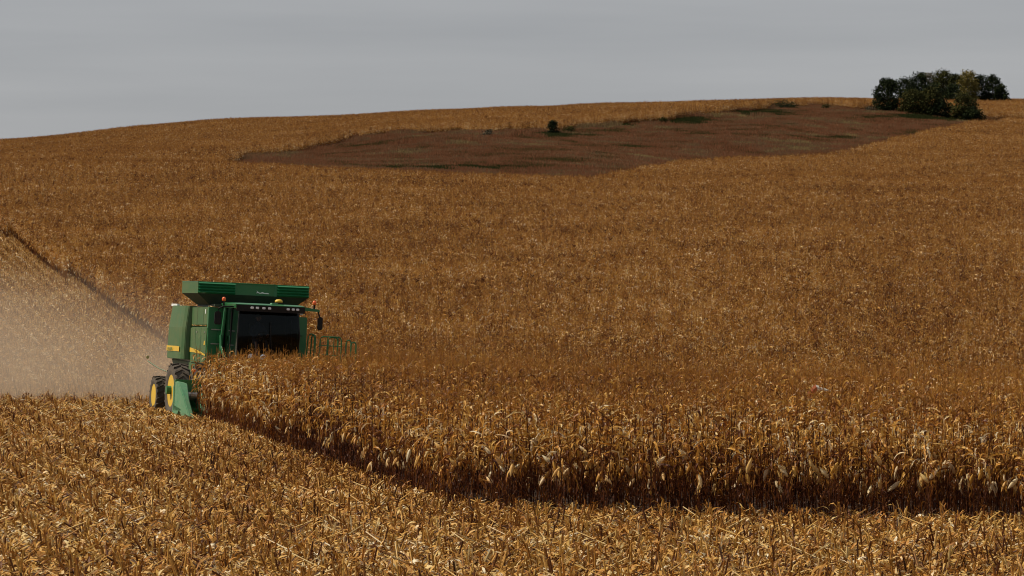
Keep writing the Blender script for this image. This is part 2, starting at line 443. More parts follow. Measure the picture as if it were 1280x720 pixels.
def corn_parts(lod=0, height=2.18):
    stalk, fol, ear, tas = MB(), MB(), MB(), MB()
    H = height * random.uniform(0.93, 1.05)
    lx, ly = random.uniform(-0.12, 0.12), random.uniform(-0.12, 0.12)
    def sp(z):
        t = z / H
        return Vector((lx * t * t * H * 0.6, ly * t * t * H * 0.6, z))
    if lod == 0:
        zs = np.linspace(-0.05, H * 0.9, 7)
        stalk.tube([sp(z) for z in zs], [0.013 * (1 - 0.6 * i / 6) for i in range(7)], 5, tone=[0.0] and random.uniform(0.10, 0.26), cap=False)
    elif lod == 1:
        stalk.tube([sp(0), sp(H * 0.9)], [0.014, 0.006], 3, tone=random.uniform(0.1, 0.24), cap=False)
    nl = {0: 20, 1: 13, 2: 9}[lod]
    az = random.uniform(0, 6.28)
    for i in range(nl):
        t = (i + 0.5) / nl
        z = H * (0.12 + 0.80 * t) if lod < 2 else H * (0.40 + 0.52 * t)
        az += math.pi + random.uniform(-0.5, 0.5)
        low = t < 0.4
        L = random.uniform(0.30, 0.60) * (1.0 - 0.45 * max(0, t - 0.5) / 0.5) * (0.8 if low else 1)
        w = random.uniform(0.035, 0.066) * (1.3 if lod else (0.72 if low else 1.0))
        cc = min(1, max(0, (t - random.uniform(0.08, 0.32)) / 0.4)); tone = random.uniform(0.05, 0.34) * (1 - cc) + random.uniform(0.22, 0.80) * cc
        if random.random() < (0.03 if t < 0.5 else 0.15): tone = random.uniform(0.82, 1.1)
        kink = random.choice([None, None, None, None, 1, 2]) if not low else 1
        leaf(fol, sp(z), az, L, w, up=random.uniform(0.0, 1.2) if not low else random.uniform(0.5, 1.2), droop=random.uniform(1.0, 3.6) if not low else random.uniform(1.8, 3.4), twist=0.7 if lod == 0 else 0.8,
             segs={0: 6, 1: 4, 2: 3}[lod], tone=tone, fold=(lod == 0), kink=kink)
    # tassel
    if lod == 0:
        tb = sp(H * 0.88)
        tas.tube([tb, sp(H * 1.05)], [0.006, 0.003], 3, tone=0.5, cap=False)
        for k in range(random.randint(3, 6)):
            a = random.uniform(0, 6.28); z0 = sp(H * random.uniform(0.9, 0.97)); e = random.uniform(0.12, 0.2)
            tip = z0 + Vector((math.cos(a) * e * 0.7, math.sin(a) * e * 0.7, e * 0.6))
            tas.tube([z0, z0 * 0.5 + tip * 0.5 + Vector((0, 0, 0.025)), tip], [0.004, 0.004, 0.002], 3, tone=random.uniform(0.25, 0.6), cap=False)
    else:
        tb = sp(H * 0.86); a = random.uniform(0, 3.14); c, s_ = math.cos(a) * 0.06, math.sin(a) * 0.06
        tas.add([tb, sp(H * 1.04) + Vector((c, s_, 0)), sp(H * 1.0) - Vector((c, s_, 0))], [(0, 1, 2)], random.uniform(0.3, 0.6))
    # ear with husk
    if lod < 2:
        z = H * random.uniform(0.33, 0.50); a = random.uniform(0, 6.28)
        hang = random.random() < 0.6
        b0 = sp(z); o = Vector((math.cos(a), math.sin(a), 0))
        tilt = -random.uniform(0.6, 1.35) if hang else random.uniform(0.7, 1.25)
        d = o * math.cos(tilt) + Vector((0, 0, 1)) * math.sin(tilt)
        b0 = b0 + o * 0.02 + Vector((0, 0, 0.03))
        Le = random.uniform(0.22, 0.28)
        rr = [0.014, 0.036, 0.042, 0.037, 0.022, 0.004] if lod == 0 else [0.015, 0.034, 0.006]
        pts = [b0 + d * Le * k / (len(rr) - 1) for k in range(len(rr))]
        tn = random.uniform(0.72, 1.02)
        ear.tube(pts, rr, 7 if lod == 0 else 4, tone=tn, cap=False)
        if lod == 0:
            for k in range(3):
                leaf(ear, b0 + d * 0.05, a + random.uniform(-1.6, 1.6), random.uniform(0.14, 0.26), 0.045, up=tilt + random.uniform(-0.35, 0.35), droop=0.5, twist=0.4, segs=3, tone=tn - 0.08, fold=False)
    return stalk, fol, ear, tas

def collection_of(name, objs):
    c = bpy.data.collections.new(name)
    for o in objs: c.objects.link(o)
    return c

def scatter(name, P, rot, scl, ix, coll, label, cat, mat):
    me = bpy.data.meshes.new(name)
    me.vertices.add(len(P))
    me.vertices.foreach_set('co', np.asarray(P, np.float32).ravel())
    a = me.attributes.new('rot', 'FLOAT_VECTOR', 'POINT'); a.data.foreach_set('vector', np.asarray(rot, np.float32).ravel())
    a = me.attributes.new('scl', 'FLOAT', 'POINT'); a.data.foreach_set('value', np.asarray(scl, np.float32))
    a = me.attributes.new('kind_index', 'INT', 'POINT'); a.data.foreach_set('value', np.asarray(ix, np.int32))
    me.materials.append(mat)
    o = bpy.data.objects.new(name, me); COL.objects.link(o)
    ng = bpy.data.node_groups.new(name, 'GeometryNodeTree')
    ng.interface.new_socket('Geometry', in_out='INPUT', socket_type='NodeSocketGeometry')
    ng.interface.new_socket('Geometry', in_out='OUTPUT', socket_type='NodeSocketGeometry')
    N, Lk = ng.nodes, ng.links
    gi = N.new('NodeGroupInput'); gout = N.new('NodeGroupOutput')
    ci = N.new('GeometryNodeCollectionInfo'); ci.inputs['Collection'].default_value = coll
    ci.inputs['Separate Children'].default_value = True; ci.inputs['Reset Children'].default_value = True
    iop = N.new('GeometryNodeInstanceOnPoints'); iop.inputs['Pick Instance'].default_value = True
    def attr(nm, ty):
        x = N.new('GeometryNodeInputNamedAttribute'); x.data_type = ty; x.inputs['Name'].default_value = nm
        return [s for s in x.outputs if s.enabled and s.name == 'Attribute'][0]
    e2r = N.new('FunctionNodeEulerToRotation')
    Lk.new(attr('rot', 'FLOAT_VECTOR'), e2r.inputs[0]); Lk.new(e2r.outputs[0], iop.inputs['Rotation'])
    Lk.new(attr('scl', 'FLOAT'), iop.inputs['Scale'])
    Lk.new(attr('kind_index', 'INT'), iop.inputs['Instance Index'])
    Lk.new(gi.outputs[0], iop.inputs['Points']); Lk.new(ci.outputs[0], iop.inputs['Instance'])
    Lk.new(iop.outputs[0], gout.inputs[0])
    md = o.modifiers.new('scatter', 'NODES'); md.node_group = ng
    tag(o, label, cat, kind='stuff')
    return o

NV = 16
variants = []          # meshes (stalk, foliage, ear, tassel) of each near plant kind
near_src = []
for k in range(NV):
    s_, f_, e_, t_ = corn_parts(0)
    variants.append((s_.mesh('corn_stalk', MAT_CORN, True), f_.mesh('corn_foliage', MAT_CORN), e_.mesh('corn_ear', MAT_CORN, True), t_.mesh('corn_tassel', MAT_CORN)))
    al = MB()
    for q in (s_, f_, e_, t_): al.merge(q)
    near_src.append(al.build('corn_kind_%02d' % k, MAT_CORN, link=False))
C_NEAR = collection_of('corn_kinds', near_src)

def patch(lod, rows=4, per=14, sp_=0.17, mat=None, name='p', dens=1.0):
    mb = MB()
    bank = []
    for _ in range(14):
        al = MB()
        for q in corn_parts(lod): al.merge(q)
        bank.append(al)
    for r_ in range(rows):
        for c in range(per):
            if random.random() > dens: continue
            x = (r_ - (rows - 1) / 2) * 0.76 + random.uniform(-0.07, 0.07)
            y = (c - (per - 1) / 2) * sp_ + random.uniform(-0.05, 0.05)
            M = Matrix.Translation((x, y, 0)) @ Matrix.Rotation(random.uniform(0, 6.28), 4, 'Z') @ Matrix.Scale(random.uniform(0.88, 1.08), 4)
            dt = random.uniform(-0.16, 0.16)
            al = random.choice(bank)
            b0 = len(mb.t); mb.merge(al, M)
            for q in range(b0, len(mb.t)): mb.t[q] += dt
    return mb.build(name, mat, link=False)
mid_src = [patch(0, 1, 14, 0.17, MAT_CORN, 'corn_mid_%02d' % k) for k in range(16)]
C_MID = collection_of('corn_patches', mid_src)

RA = R(10.0)
rowd = np.array([-math.sin(RA), math.cos(RA)]); perp = np.array([math.cos(RA), math.sin(RA)])
UM = 0.15
def grid(d0, d1, du, dv, ju=0.0, jv=0.0):
    """points on the planting grid (rows run along rowd) whose distance lies in d0..d1 and that the view can reach"""
    w = UM * d1
    cs = np.array([[-w, d0], [w, d0], [-w, d1], [w, d1]])
    U = cs @ perp; Vv = cs @ rowd
    ui = np.arange(math.floor(U.min() / du), math.ceil(U.max() / du)); vi = np.arange(math.floor(Vv.min() / dv), math.ceil(Vv.max() / dv))
    A, B = np.meshgrid(ui * du, vi * dv)
    A = A.ravel(); B = B.ravel()
    A = A + rng.uniform(-1, 1, A.shape) * ju; B = B + rng.uniform(-1, 1, B.shape) * jv
    X = A * perp[0] + B * rowd[0]; D = A * perp[1] + B * rowd[1]
    k = (D >= d0) & (D < d1) & (np.abs(X) < UM * D + 2)
    return X[k], D[k]

def slope_rot(X, D, rz):
    e = 1.5
    gx = (ground_z(X + e, D) - ground_z(X - e, D)) / (2 * e)
    gy = (ground_z(X, D + e) - ground_z(X, D - e)) / (2 * e)
    # euler XYZ: want local z to lean with the slope, then heading rz about z applied first
    c, s_ = np.cos(rz), np.sin(rz)
    # slope in the rotated local frame
    lx = gx * c + gy * s_; ly = -gx * s_ + gy * c
    return np.stack([np.arctan(ly), -np.arctan(lx), rz], -1)

tree_spots = []
# --- near standing corn
ND = 200.0
X, D = grid(70, ND, 0.76, 0.17, 0.05, 0.05)
k = ~in_stub(X, D); X, D = X[k], D[k]
k = rng.random(len(X)) > 0.06; X, D = X[k], D[k]
hero = np.zeros(len(X), bool)
scr = np.abs(X / D) < 0.131
vis_i = np.where(scr)[0]
# the 300 nearest to the camera along the open front edge become plants of their own
fe = np.array(front[:-1])
dist_edge = np.min(np.hypot(X[:, None] - fe[None, :, 0], D[:, None] - fe[None, :, 1]), 1)
fx = np.array([p[0] for p in front][::-1]); fd = np.array([p[1] for p in front][::-1])
depth_in = D - np.interp(X, fx, fd)
order = vis_i[np.argsort(D[vis_i] * 0.35 + depth_in[vis_i] * 1.0)]
hero_i = order[:299]
hero[hero_i] = True
rz = rng.uniform(0, 6.28, len(X))
rot = np.stack([rng.normal(0, 0.05, len(X)), rng.normal(0, 0.05, len(X)), rz], -1)
flop = rng.random(len(X)) < 0.02
rot[flop, 0] += rng.uniform(0.4, 0.9, flop.sum())
scl = rng.uniform(0.86, 1.07, len(X))
ix = rng.integers(0, NV, len(X))
P = np.stack([X, D, ground_z(X, D)], -1)
nh = ~hero
scatter('standing_corn', P[nh], rot[nh], scl[nh], ix[nh], C_NEAR, 'dense unharvested field of dry golden brown corn around the green combine', 'corn field', MAT_CORN)

root = None
for j in hero_i:
    st, fo, ea, ta = variants[ix[j]]
    o = bpy.data.objects.new('corn_plant', st); COL.objects.link(o)
    o.location = P[j]; o.rotation_euler = rot[j]; o.scale = (scl[j],) * 3
    tag(o, 'dry brown corn plant with hanging ear in the front rows facing the stubble', 'corn plant', 'corn plants along the front edge of the standing corn')
    for nm, me in (('foliage', fo), ('ear', ea), ('tassel', ta)):
        c = bpy.data.objects.new(nm, me); COL.objects.link(c); c.parent = o

# the one plant with a broken, sun-bleached flag leaf sticking out of the canopy
bx_, bd_ = unproject(1010, 600, 70); bd_ = 84.5; bx_ = (1008 - 640) / F * bd_
bz_ = float(ground_z(bx_, bd_))
s_, f_, e_, t_ = corn_parts(0, 2.2)
bo = s_.build('corn_plant', MAT_CORN, smooth=True)
bo.location = (bx_, bd_, bz_)
tag(bo, 'corn plant with one broad bleached red and white leaf sticking up above the others', 'corn plant')
f_.build('foliage', MAT_CORN, bo); e_.build('ear', MAT_CORN, bo); t_.build('tassel', MAT_CORN, bo)
bl, bl2 = MB(), MB()
pts = [(-0.08, -0.1, 1.70), (0.02, -0.15, 1.98), (0.20, -0.17, 2.17), (0.50, -0.18, 2.08)]
for mbx, (i0, i1), wd in ((bl, (0, 2), 0.11), (bl2, (2, 3), 0.10)):
    vs = []; fs = []
    for q in range(i0, i1 + 1):
        p = Vector(pts[q]); wv = Vector([(-0.5, 0, 0.15), (-0.5, 0, 0.3), (-0.2, 0, 0.5), (-0.03, 0, 0.12)][q]) * wd; vs += [p + wv, p + Vector((0, -0.02, 0)), p - wv]
    for q in range(i1 - i0):
        fs += [(q * 3, q * 3 + 1, q * 3 + 4, q * 3 + 3), (q * 3 + 1, q * 3 + 2, q * 3 + 5, q * 3 + 4)]
    mbx.add(vs, fs, 0.9)
RED_LEAF = paint('reddened_leaf', (0.55, 0.12, 0.04), 0.5, 0.2)
PALE_LEAF = paint('bleached_leaf', (0.78, 0.74, 0.62), 0.5, 0.1)
rl = bl.build('bent_leaf', RED_LEAF, bo); rl['label'] = 'reddened bent leaf blade'
pl_ = bl2.build('leaf_tip', PALE_LEAF, rl); pl_['label'] = 'bleached white leaf tip'

# --- corn in patches further off
def corn_patches(name, d0, d1, coll, n_, label, mat, flt=None, rows=4):
    X, D = grid(d0, d1, 0.76 * rows, 0.17 * 14)
    k = ~in_stub(X, D) & ~in_prairie(X, D)
    if flt is not None: k &= flt(X, D)
    X, D = X[k], D[k]
    rz = RA + np.where(rng.random(len(X)) < 0.5, math.pi, 0.0) + rng.normal(0, 0.02, len(X))
    rot = slope_rot(X, D, rz)
    scl = rng.uniform(0.96, 1.06, len(X))
    px = 640 + F * X / D
    tall = (D > 930) & (px > 772) & (px < 832) & (rng.random(len(X)) < 0.4); scl[tall] *= rng.uniform(1.1, 1.35, tall.sum())
    P = np.stack([X, D, ground_z(X, D)], -1)
    return scatter(name, P, rot, scl, rng.integers(0, n_, len(X)), coll, label, 'corn field', mat)
corn_patches('hillside_corn', ND, 500, C_MID, 16, 'ripe corn covering the middle slope below the reddish prairie strip', MAT_CORN, rows=1)
def tree_clear(X, D):
    px = 640 + F * X / D
    return ~((px > 1122) & (px < 1257) & (D > 944) & (D < 972))
corn_patches('hilltop_corn', 500, 1060, C_MID, 16, 'distant corn rows along the hilltop below the grey sky', MAT_CORN, tree_clear, rows=1)

# ------------------------------------------------------------------ stubble and residue
def stub_mb():
    mb = MB()
    h = random.uniform(0.18, 0.46) if random.random() < 0.85 else random.uniform(0.4, 0.62)
    tn = random.uniform(0.15, 0.85)
    lx, ly = random.uniform(-0.12, 0.12), random.uniform(-0.12, 0.12)
    mb.tube([(0, 0, -0.04), (lx * 0.5, ly * 0.5, h * 0.5), (lx, ly, h)], [0.017, 0.015, 0.014], 5, tone=tn, cap=True)
    for k in range(random.randint(2, 4)):
        leaf(mb, (lx * 0.4, ly * 0.4, h * random.uniform(0.1, 0.95)), random.uniform(0, 6.28), random.uniform(0.10, 0.32), random.uniform(0.02, 0.045),
             up=random.uniform(-0.2, 1.4), droop=random.uniform(0.5, 2.4), twist=0.5, segs=4, tone=random.uniform(0.25, 0.95), fold=False, kink=None)
    return mb
stub_src = [stub_mb().build('stub_kind_%02d' % k, MAT_STUB, link=False) for k in range(18)]
C_STUB = collection_of('stub_kinds', stub_src)

def litter(size, count, name, stubs=0, wmul=1.0):
    mb = MB()
    for _ in range(count):
        x, y = random.uniform(-size / 2, size / 2), random.uniform(-size / 2, size / 2)
        r_ = random.random()
        z = random.uniform(0.0, 0.14)
        if r_ < 0.62:
            leaf(mb, (x, y, z + 0.02), random.uniform(0, 6.28), random.uniform(0.08, 0.34), random.uniform(0.018, 0.050) * wmul, up=random.uniform(-0.1, 1.1),
                 droop=random.uniform(0.3, 1.8), twist=0.8, segs=3, tone=random.choice([random.uniform(-0.1, 0.3), random.uniform(0.1, 0.5), random.uniform(0.3, 0.65), random.uniform(0.35, 0.7), random.uniform(0.45, 0.98)]), fold=False)
        elif r_ < 0.76:   # broken stalk lying or leaning
            a = random.uniform(0, 6.28); L = random.uniform(0.08, 0.34) if random.random() < 0.85 else random.uniform(0.4, 0.8); e = random.uniform(0, 0.6)
            mb.tube([(x, y, z), (x + math.cos(a) * L * math.cos(e), y + math.sin(a) * L * math.cos(e), z + L * math.sin(e) + 0.01)], random.uniform(0.008, 0.014) * wmul, 4, tone=random.uniform(0.15, 1.0), cap=False)
        elif r_ < 0.96:                # husk
            a = random.uniform(0, 6.28)
            for q in range(3):
                leaf(mb, (x, y, z + 0.03), a + q * 0.5, random.uniform(0.12, 0.22), 0.06 * wmul, up=random.uniform(0.2, 1.1), droop=1.2, twist=0.2, segs=3, tone=random.uniform(0.5, 0.95), fold=False)
        else:                          # cob
            a = random.uniform(0, 6.28)
            mb.tube([(x, y, z + 0.03), (x + math.cos(a) * 0.09, y + math.sin(a) * 0.09, z + 0.035), (x + math.cos(a) * 0.17, y + math.sin(a) * 0.17, z + 0.03)], [0.016, 0.017, 0.010], 5, tone=random.choice([0.2, 0.5]), cap=True)
    for _ in range(stubs):
        rr = random.randrange(max(1, int(size / 0.76)))
        x = (rr + 0.5) * 0.76 - size / 2 + random.uniform(-0.05, 0.05); y = random.uniform(-size / 2, size / 2)
        s0 = stub_mb(); mb.merge(s0, Matrix.Translation((x, y, 0)) @ Matrix.Rotation(random.uniform(0, 6.28), 4, 'Z'))
    return mb.build(name, MAT_STUB, link=False)
lit_src = [litter(1.52, 190, 'litter_kind_%02d' % k) for k in range(8)]
C_LIT = collection_of('litter_kinds', lit_src)
lit2_src = [litter(1.52, 115, 'litter_wide_%02d' % k, stubs=18, wmul=1.2) for k in range(12)]
C_LIT2 = collection_of('litter_wide_kinds', lit2_src)

X, D = grid(52, 150, 0.76, 0.17, 0.05, 0.06)
k = in_stub(X, D) & (rng.random(len(X)) > 0.12)
# the combine stands on the ground: keep upright stubs clear of the machine
lx_ = (X - CO[0]) * cr_[0] + (D - CO[1]) * cr_[1]; lf_ = (X - CO[0]) * cf[0] + (D - CO[1]) * cf[1]
k &= ~((np.abs(lx_) < 2.95) & (lf_ > -6) & (lf_ < 3.6))
near_machine = (lx_ > -7) & (lx_ < 3) & (lf_ > -6) & (lf_ < 11)
k &= ~(near_machine & (rng.random(len(X)) < 0.5))
low_s = np.where(near_machine, 0.55, 1.0)[k]
X, D = X[k], D[k]
rot = np.stack([rng.normal(0, 0.16, len(X)), rng.normal(0, 0.16, len(X)), rng.uniform(0, 6.28, len(X))], -1)
scatter('corn_stubble', np.stack([X, D, ground_z(X, D)], -1), rot, low_s * rng.uniform(0.7, 1.15, len(X)), rng.integers(0, 18, len(X)), C_STUB,
        'short cut corn stubble standing in rows in the foreground', 'stubble', MAT_STUB)
X, D = grid(52, 150, 1.3, 1.3, 0.1, 0.1)
k = in_stub(X, D) | in_stub(X - 1.1, D) | in_stub(X - 0.3, D - 1.0); X, D = X[k], D[k]
rz = rng.integers(0, 4, len(X)) * (math.pi / 2) + RA
scatter('corn_residue', np.stack([X, D, ground_z(X, D)], -1), slope_rot(X, D, rz), np.ones(len(X)), rng.integers(0, 8, len(X)), C_LIT,
        'loose husks, leaves and broken stalks littering the near harvested ground', 'crop residue', MAT_STUB)
X, D = grid(150, 480, 1.52, 1.52)
k = in_stub(X, D) | in_stub(X - 1.1, D) | in_stub(X - 0.3, D - 1.0); X, D = X[k], D[k]
rz = rng.integers(0, 2, len(X)) * math.pi + RA
scatter('harvested_strip', np.stack([X, D, ground_z(X, D)], -1), slope_rot(X, D, rz), rng.uniform(0.9, 1.05, len(X)), rng.integers(0, 12, len(X)), C_LIT2,
        'pale harvested strip of stubble climbing the slope behind the combine', 'stubble', MAT_STUB)

# ------------------------------------------------------------------ prairie grass
def tuft_patch(name, h0, h1, toff):
    mb = MB()
    for _ in range(300):
        x, y = random.uniform(-1.6, 1.6), random.uniform(-1.6, 1.6)
        a = random.uniform(0, 6.28); h = random.uniform(h0, h1); w = random.uniform(0.03, 0.07)
        lx, ly = random.gauss(0, 0.18) * h, random.gauss(0, 0.18) * h
        c, s_ = math.cos(a) * w, math.sin(a) * w
        mb.add([(x - c, y - s_, 0), (x + c, y + s_, 0), (x + lx + c * 0.3, y + ly + s_ * 0.3, h), (x + lx - c * 0.3, y + ly - s_ * 0.3, h)], [(0, 1, 2, 3)], toff + random.uniform(-0.15, 0.15))
    return mb.build(name, MAT_GRASS, link=False)
tuft = [tuft_patch('tuft_%d' % k, 0.25, 0.75, 0.5 + 0.06 * (k % 3)) for k in range(4)] + [tuft_patch('tuft_%d' % k, 0.5, 1.2, 0.62) for k in (4, 5)] + [tuft_patch('tuft_%d' % k, 0.25, 0.6, 0.0) for k in (6, 7)]
C_TUFT = collection_of('tuft_kinds', tuft)
X, D = grid(486, 905, 2.6, 2.6, 0.5, 0.5)
k = in_prairie(X, D); X, D = X[k], D[k]
px = 640 + F * X / D; py = 360 - F * ground_z(X, D) / D
ix = rng.integers(0, 4, len(X))
def ell(cx, cy, rx, ry): return ((px - cx) / rx) ** 2 + ((py - cy) / ry) ** 2 + rng.normal(0, 0.55, len(px)) < 1
for e_ in ((950, 143, 40, 4), (870, 153, 35, 4), (990, 158, 14, 1.6), (1050, 174, 28, 3), (690, 172, 60, 4), (1140, 148, 60, 3), (1200, 151, 45, 2.5), (780, 158, 16, 2), (560, 212, 90, 3)):
    ix[ell(*e_)] = rng.integers(6, 8)
for e_ in ((620, 172, 50, 3), (520, 178, 70, 5), (330, 200, 50, 5), (900, 147, 50, 3)):
    sel = ell(*e_) & (ix < 4); ix[sel] = 4 + (np.arange(sel.sum()) % 2)
edge = ~in_prairie(X, D + 7.0) & (D > 600) & (ix < 4) & (rng.random(len(X)) < 0.6)
ix[edge] = rng.integers(4, 8, edge.sum())
scatter('prairie_grass', np.stack([X, D, ground_z(X, D)], -1), slope_rot(X, D, rng.uniform(0, 6.28, len(X))), rng.uniform(0.8, 1.2, len(X)), ix, C_TUFT,
        'reddish brown prairie grass filling the hollow below the hilltop', 'grass', MAT_GRASS)

# ------------------------------------------------------------------ trees and bushes
def foliage_mat(name, c0, c1, c2):
    return dry_mat(name, [(0.0, c0), (0.5, c1), (1.0, c2)], rough=0.85, trans=0.08, rnd=0.0, big=0.08, spec=0.05, bigscale=0.5)
F_DARK = foliage_mat('evergreen_foliage', (0.007, 0.011, 0.006), (0.014, 0.022, 0.009), (0.032, 0.042, 0.013))
F_MID = foliage_mat('dull_green_foliage', (0.014, 0.018, 0.006), (0.034, 0.038, 0.011), (0.072, 0.066, 0.018))
F_YEL = foliage_mat('yellowing_foliage', (0.05, 0.048, 0.014), (0.12, 0.105, 0.028), (0.22, 0.18, 0.05))
F_GREY = foliage_mat('bare_greyish_foliage', (0.035, 0.034, 0.026), (0.07, 0.065, 0.045), (0.12, 0.105, 0.07))
F_RUST = foliage_mat('rusty_foliage', (0.06, 0.022, 0.008), (0.16, 0.05, 0.015), (0.3, 0.10, 0.03))
BARK = paint('bark', (0.06, 0.045, 0.035), 0.9, 0.2)

def crown_mb(h, w, base, shape, n, leafs=0.22):
    """leaf-sized faces gathered in clumps through the crown's volume"""
    mb = MB()
    nc = max(16, int(n / 50)); leafs *= 1.7
    for c in range(nc):
        t = random.random() ** (1.15 if shape == 'dome' else 0.85)
        if shape == 'cone': r_ = (1 - t) ** 0.75 * 0.5 + 0.03
        elif shape == 'dome': r_ = math.sqrt(max(0.0, 1 - (2 * t - 0.7) ** 2 / 1.7)) * 0.5
        else: r_ = math.sqrt(max(0.02, 1 - (2 * t - 1) ** 2 / 1.25)) * 0.5
        a = random.uniform(0, 6.28); q = math.sqrt(random.random()) ** 0.7 * r_ * w
        cx, cy, cz = math.cos(a) * q, math.sin(a) * q, base + t * (h - base)
        cs = random.uniform(0.6, 1.0) * w * 0.17 + 0.28
        tn = random.uniform(0.2, 0.8)
        for _ in range(int(n / nc)):
            gz = lambda: max(-1.7, min(1.7, random.gauss(0, 1)))
            d = Vector((gz(), gz(), 0.8 * gz())) * cs * 0.6
            p = Vector((cx, cy, cz)) + d
            if p.z < 0.1: p.z = 0.1 + random.random() * 0.2
            u_ = Vector((random.gauss(0, 1), random.gauss(0, 1), random.gauss(0, 1))).normalized()
            v_ = u_.orthogonal().normalized(); s_ = leafs * random.uniform(0.5, 1.3)
            mb.add([p - u_ * s_ * 0.5, p + v_ * s_ * 0.4, p + u_ * s_ * 0.6, p - v_ * s_ * 0.4], [(0, 1, 2, 3)], min(1, max(0, tn + random.uniform(-0.2, 0.2))))
    return mb

def tree(name, px, D, top_y, wpx, shape, mat, n, label, cat, base_frac=0.12, group=None, leafs=0.22, base_drop=0.0):
    n = int(n * 2.2)
    X, D = unproject(px, -D, 520) if D < 0 else ((px - 640) / F * D, D)
    z0 = float(ground_z(X, D)) - base_drop
    h = (360 - top_y) / F * D - z0
    h = max(h, 0.6)
    w = wpx * 1.12 / F * D
    root = empty(name, (X, D, z0))
    tag(root, label, cat, group)
    tk = MB()
    lean = random.uniform(-0.15, 0.15)
    tr_ = max(0.05, h * 0.022)
    top = h * (0.9 if shape == 'cone' else 0.65)
    tk.tube([(0, 0, -0.2), (lean * 0.3, 0, top * 0.4), (lean, lean * 0.5, top)], [tr_ * 1.3, tr_, tr_ * 0.3], 7)
    for q in range(6):
        a = random.uniform(0, 6.28); zb = top * random.uniform(0.25, 0.8); L = w * random.uniform(0.25, 0.42)
        tk.tube([(lean * zb / top, 0, zb), (math.cos(a) * L * 0.5, math.sin(a) * L * 0.5, zb + L * 0.35), (math.cos(a) * L, math.sin(a) * L, zb + L * 0.6)], [tr_ * 0.5, tr_ * 0.3, tr_ * 0.1], 5)
    tk.build('trunk', BARK, root)
    crown_mb(h, w, h * base_frac, shape, n, leafs).build('crown', mat, root)
    return root

GT = 'trees of the hilltop grove'
tree('evergreen_tree', 1109, -141, 101, 26, 'dome', F_DARK, 2600, 'dark evergreen at the left front end of the hilltop grove', 'tree', 0.03, GT)
tree('evergreen_tree', 1130, 960, 98, 20, 'dome', F_DARK, 1600, 'dark pointed evergreen second from the left in the grove skyline', 'tree', 0.05, GT)
tree('broad_tree', 1147, 965, 93, 22, 'round', F_DARK, 2200, 'broad dark tree behind the front bushes, left of the tallest round crown', 'tree', 0.1, GT)
tree('greying_tree', 1160, 968, 94, 20, 'round', F_GREY, 1200, 'greyish thin-leaved tree in the middle of the dark grove', 'tree', 0.1, GT)
tree('round_crowned_tree', 1178, 962, 90, 26, 'round', F_MID, 2600, 'tall round dull green tree forming the top of the grove', 'tree', 0.08, GT)
tree('yellowing_tree', 1196, 958, 95, 18, 'round', F_MID, 1600, 'olive green tree just left of the bright yellow crown', 'tree', 0.08, GT)
tree('yellow_tree', 1211, 955, 91, 23, 'round', F_YEL, 1900, 'yellow autumn tree standing out of the dark grove', 'tree', 0.1, GT)
tree('evergreen_tree', 1227, 957, 95, 20, 'dome', F_DARK, 1700, 'dark conifer directly right of the yellow autumn tree', 'tree', 0.02, GT)
tree('evergreen_tree', 1241, 955, 95.5, 19, 'dome', F_DARK, 2000, 'dark conifer near the right end of the grove skyline', 'tree', 0.02, GT)
tree('evergreen_tree', 1251, 953, 108, 16, 'dome', F_DARK, 1300, 'low dark conifer closing the right end of the grove', 'tree', 0.02, GT)
tree('evergreen_tree', 1140, 952, 106, 20, 'dome', F_DARK, 1500, 'shaded low evergreen between the left bushes and the skyline trees', 'tree', 0.02, GT)
tree('evergreen_tree', 1166, 950, 107, 26, 'dome', F_DARK, 1800, 'shaded low evergreen under the tall round crown of the grove', 'tree', 0.02, GT)
tree('evergreen_tree', 1192, 950, 108, 24, 'dome', F_DARK, 1500, 'shaded low evergreen under the olive and yellow crowns', 'tree', 0.02, GT)
GB = 'bushes in front of the hilltop grove'
tree('bush', 1142, -144, 115, 29, 'dome', F_MID, 2000, 'large dull green bush below the left part of the grove', 'bush', 0.02, GB)
tree('bush', 1163, -146, 112, 25, 'dome', F_MID, 1400, 'olive bush in the middle of the three big grove bushes', 'bush', 0.02, GB)
tree('bush', 1174, -147.5, 126, 25, 'dome', F_DARK, 1400, 'low dark bush right of the olive middle bush', 'bush', 0.0, GB)
tree('bush', 1205, -152, 120, 27, 'dome', F_MID, 2000, 'rounded green bush standing apart right of the others', 'bush', 0.02, GB)
tree('bush', 1218, -154, 137, 20, 'dome', F_DARK, 1000, 'low spreading dark bush at the foot of the rightmost bush', 'bush', 0.0, GB)
tree('bush', 1089, -141, 134.5, 12, 'dome', F_GREY, 300, 'small grey weedy bush left of the grove', 'bush', 0.0, GB, 0.16)
tree('rusty_bush', 1124, -142, 138.5, 9, 'dome', F_RUST, 260, 'small rust red bush at the foot of the grove', 'bush', 0.0, GB, 0.16)
GS = 'small bushes along the prairie edge'
tree('bush', 691, -169, 153, 10, 'dome', F_DARK, 700, 'small dark evergreen bush alone at the upper edge of the prairie', 'bush', 0.0, GS, 0.16)
tree('bush', 711, -168, 159.5, 13, 'dome', F_MID, 260, 'low green bush just right of the lone dark one', 'bush', 0.0, GS, 0.14)
tree('bush', 829, -156, 148, 9, 'dome', F_MID, 300, 'small olive bush on the prairie edge left of the green strip', 'bush', 0.0, GS, 0.15)
tree('bush', 981, -138, 130.5, 34, 'dome', F_DARK, 700, 'wide low dark thicket at the top of the prairie', 'bush', 0.0, GS, 0.15)
tree('bush', 1032, -138.5, 131, 7, 'dome', F_MID, 200, 'tiny green bush between the thicket and the grove', 'bush', 0.0, GS, 0.13)
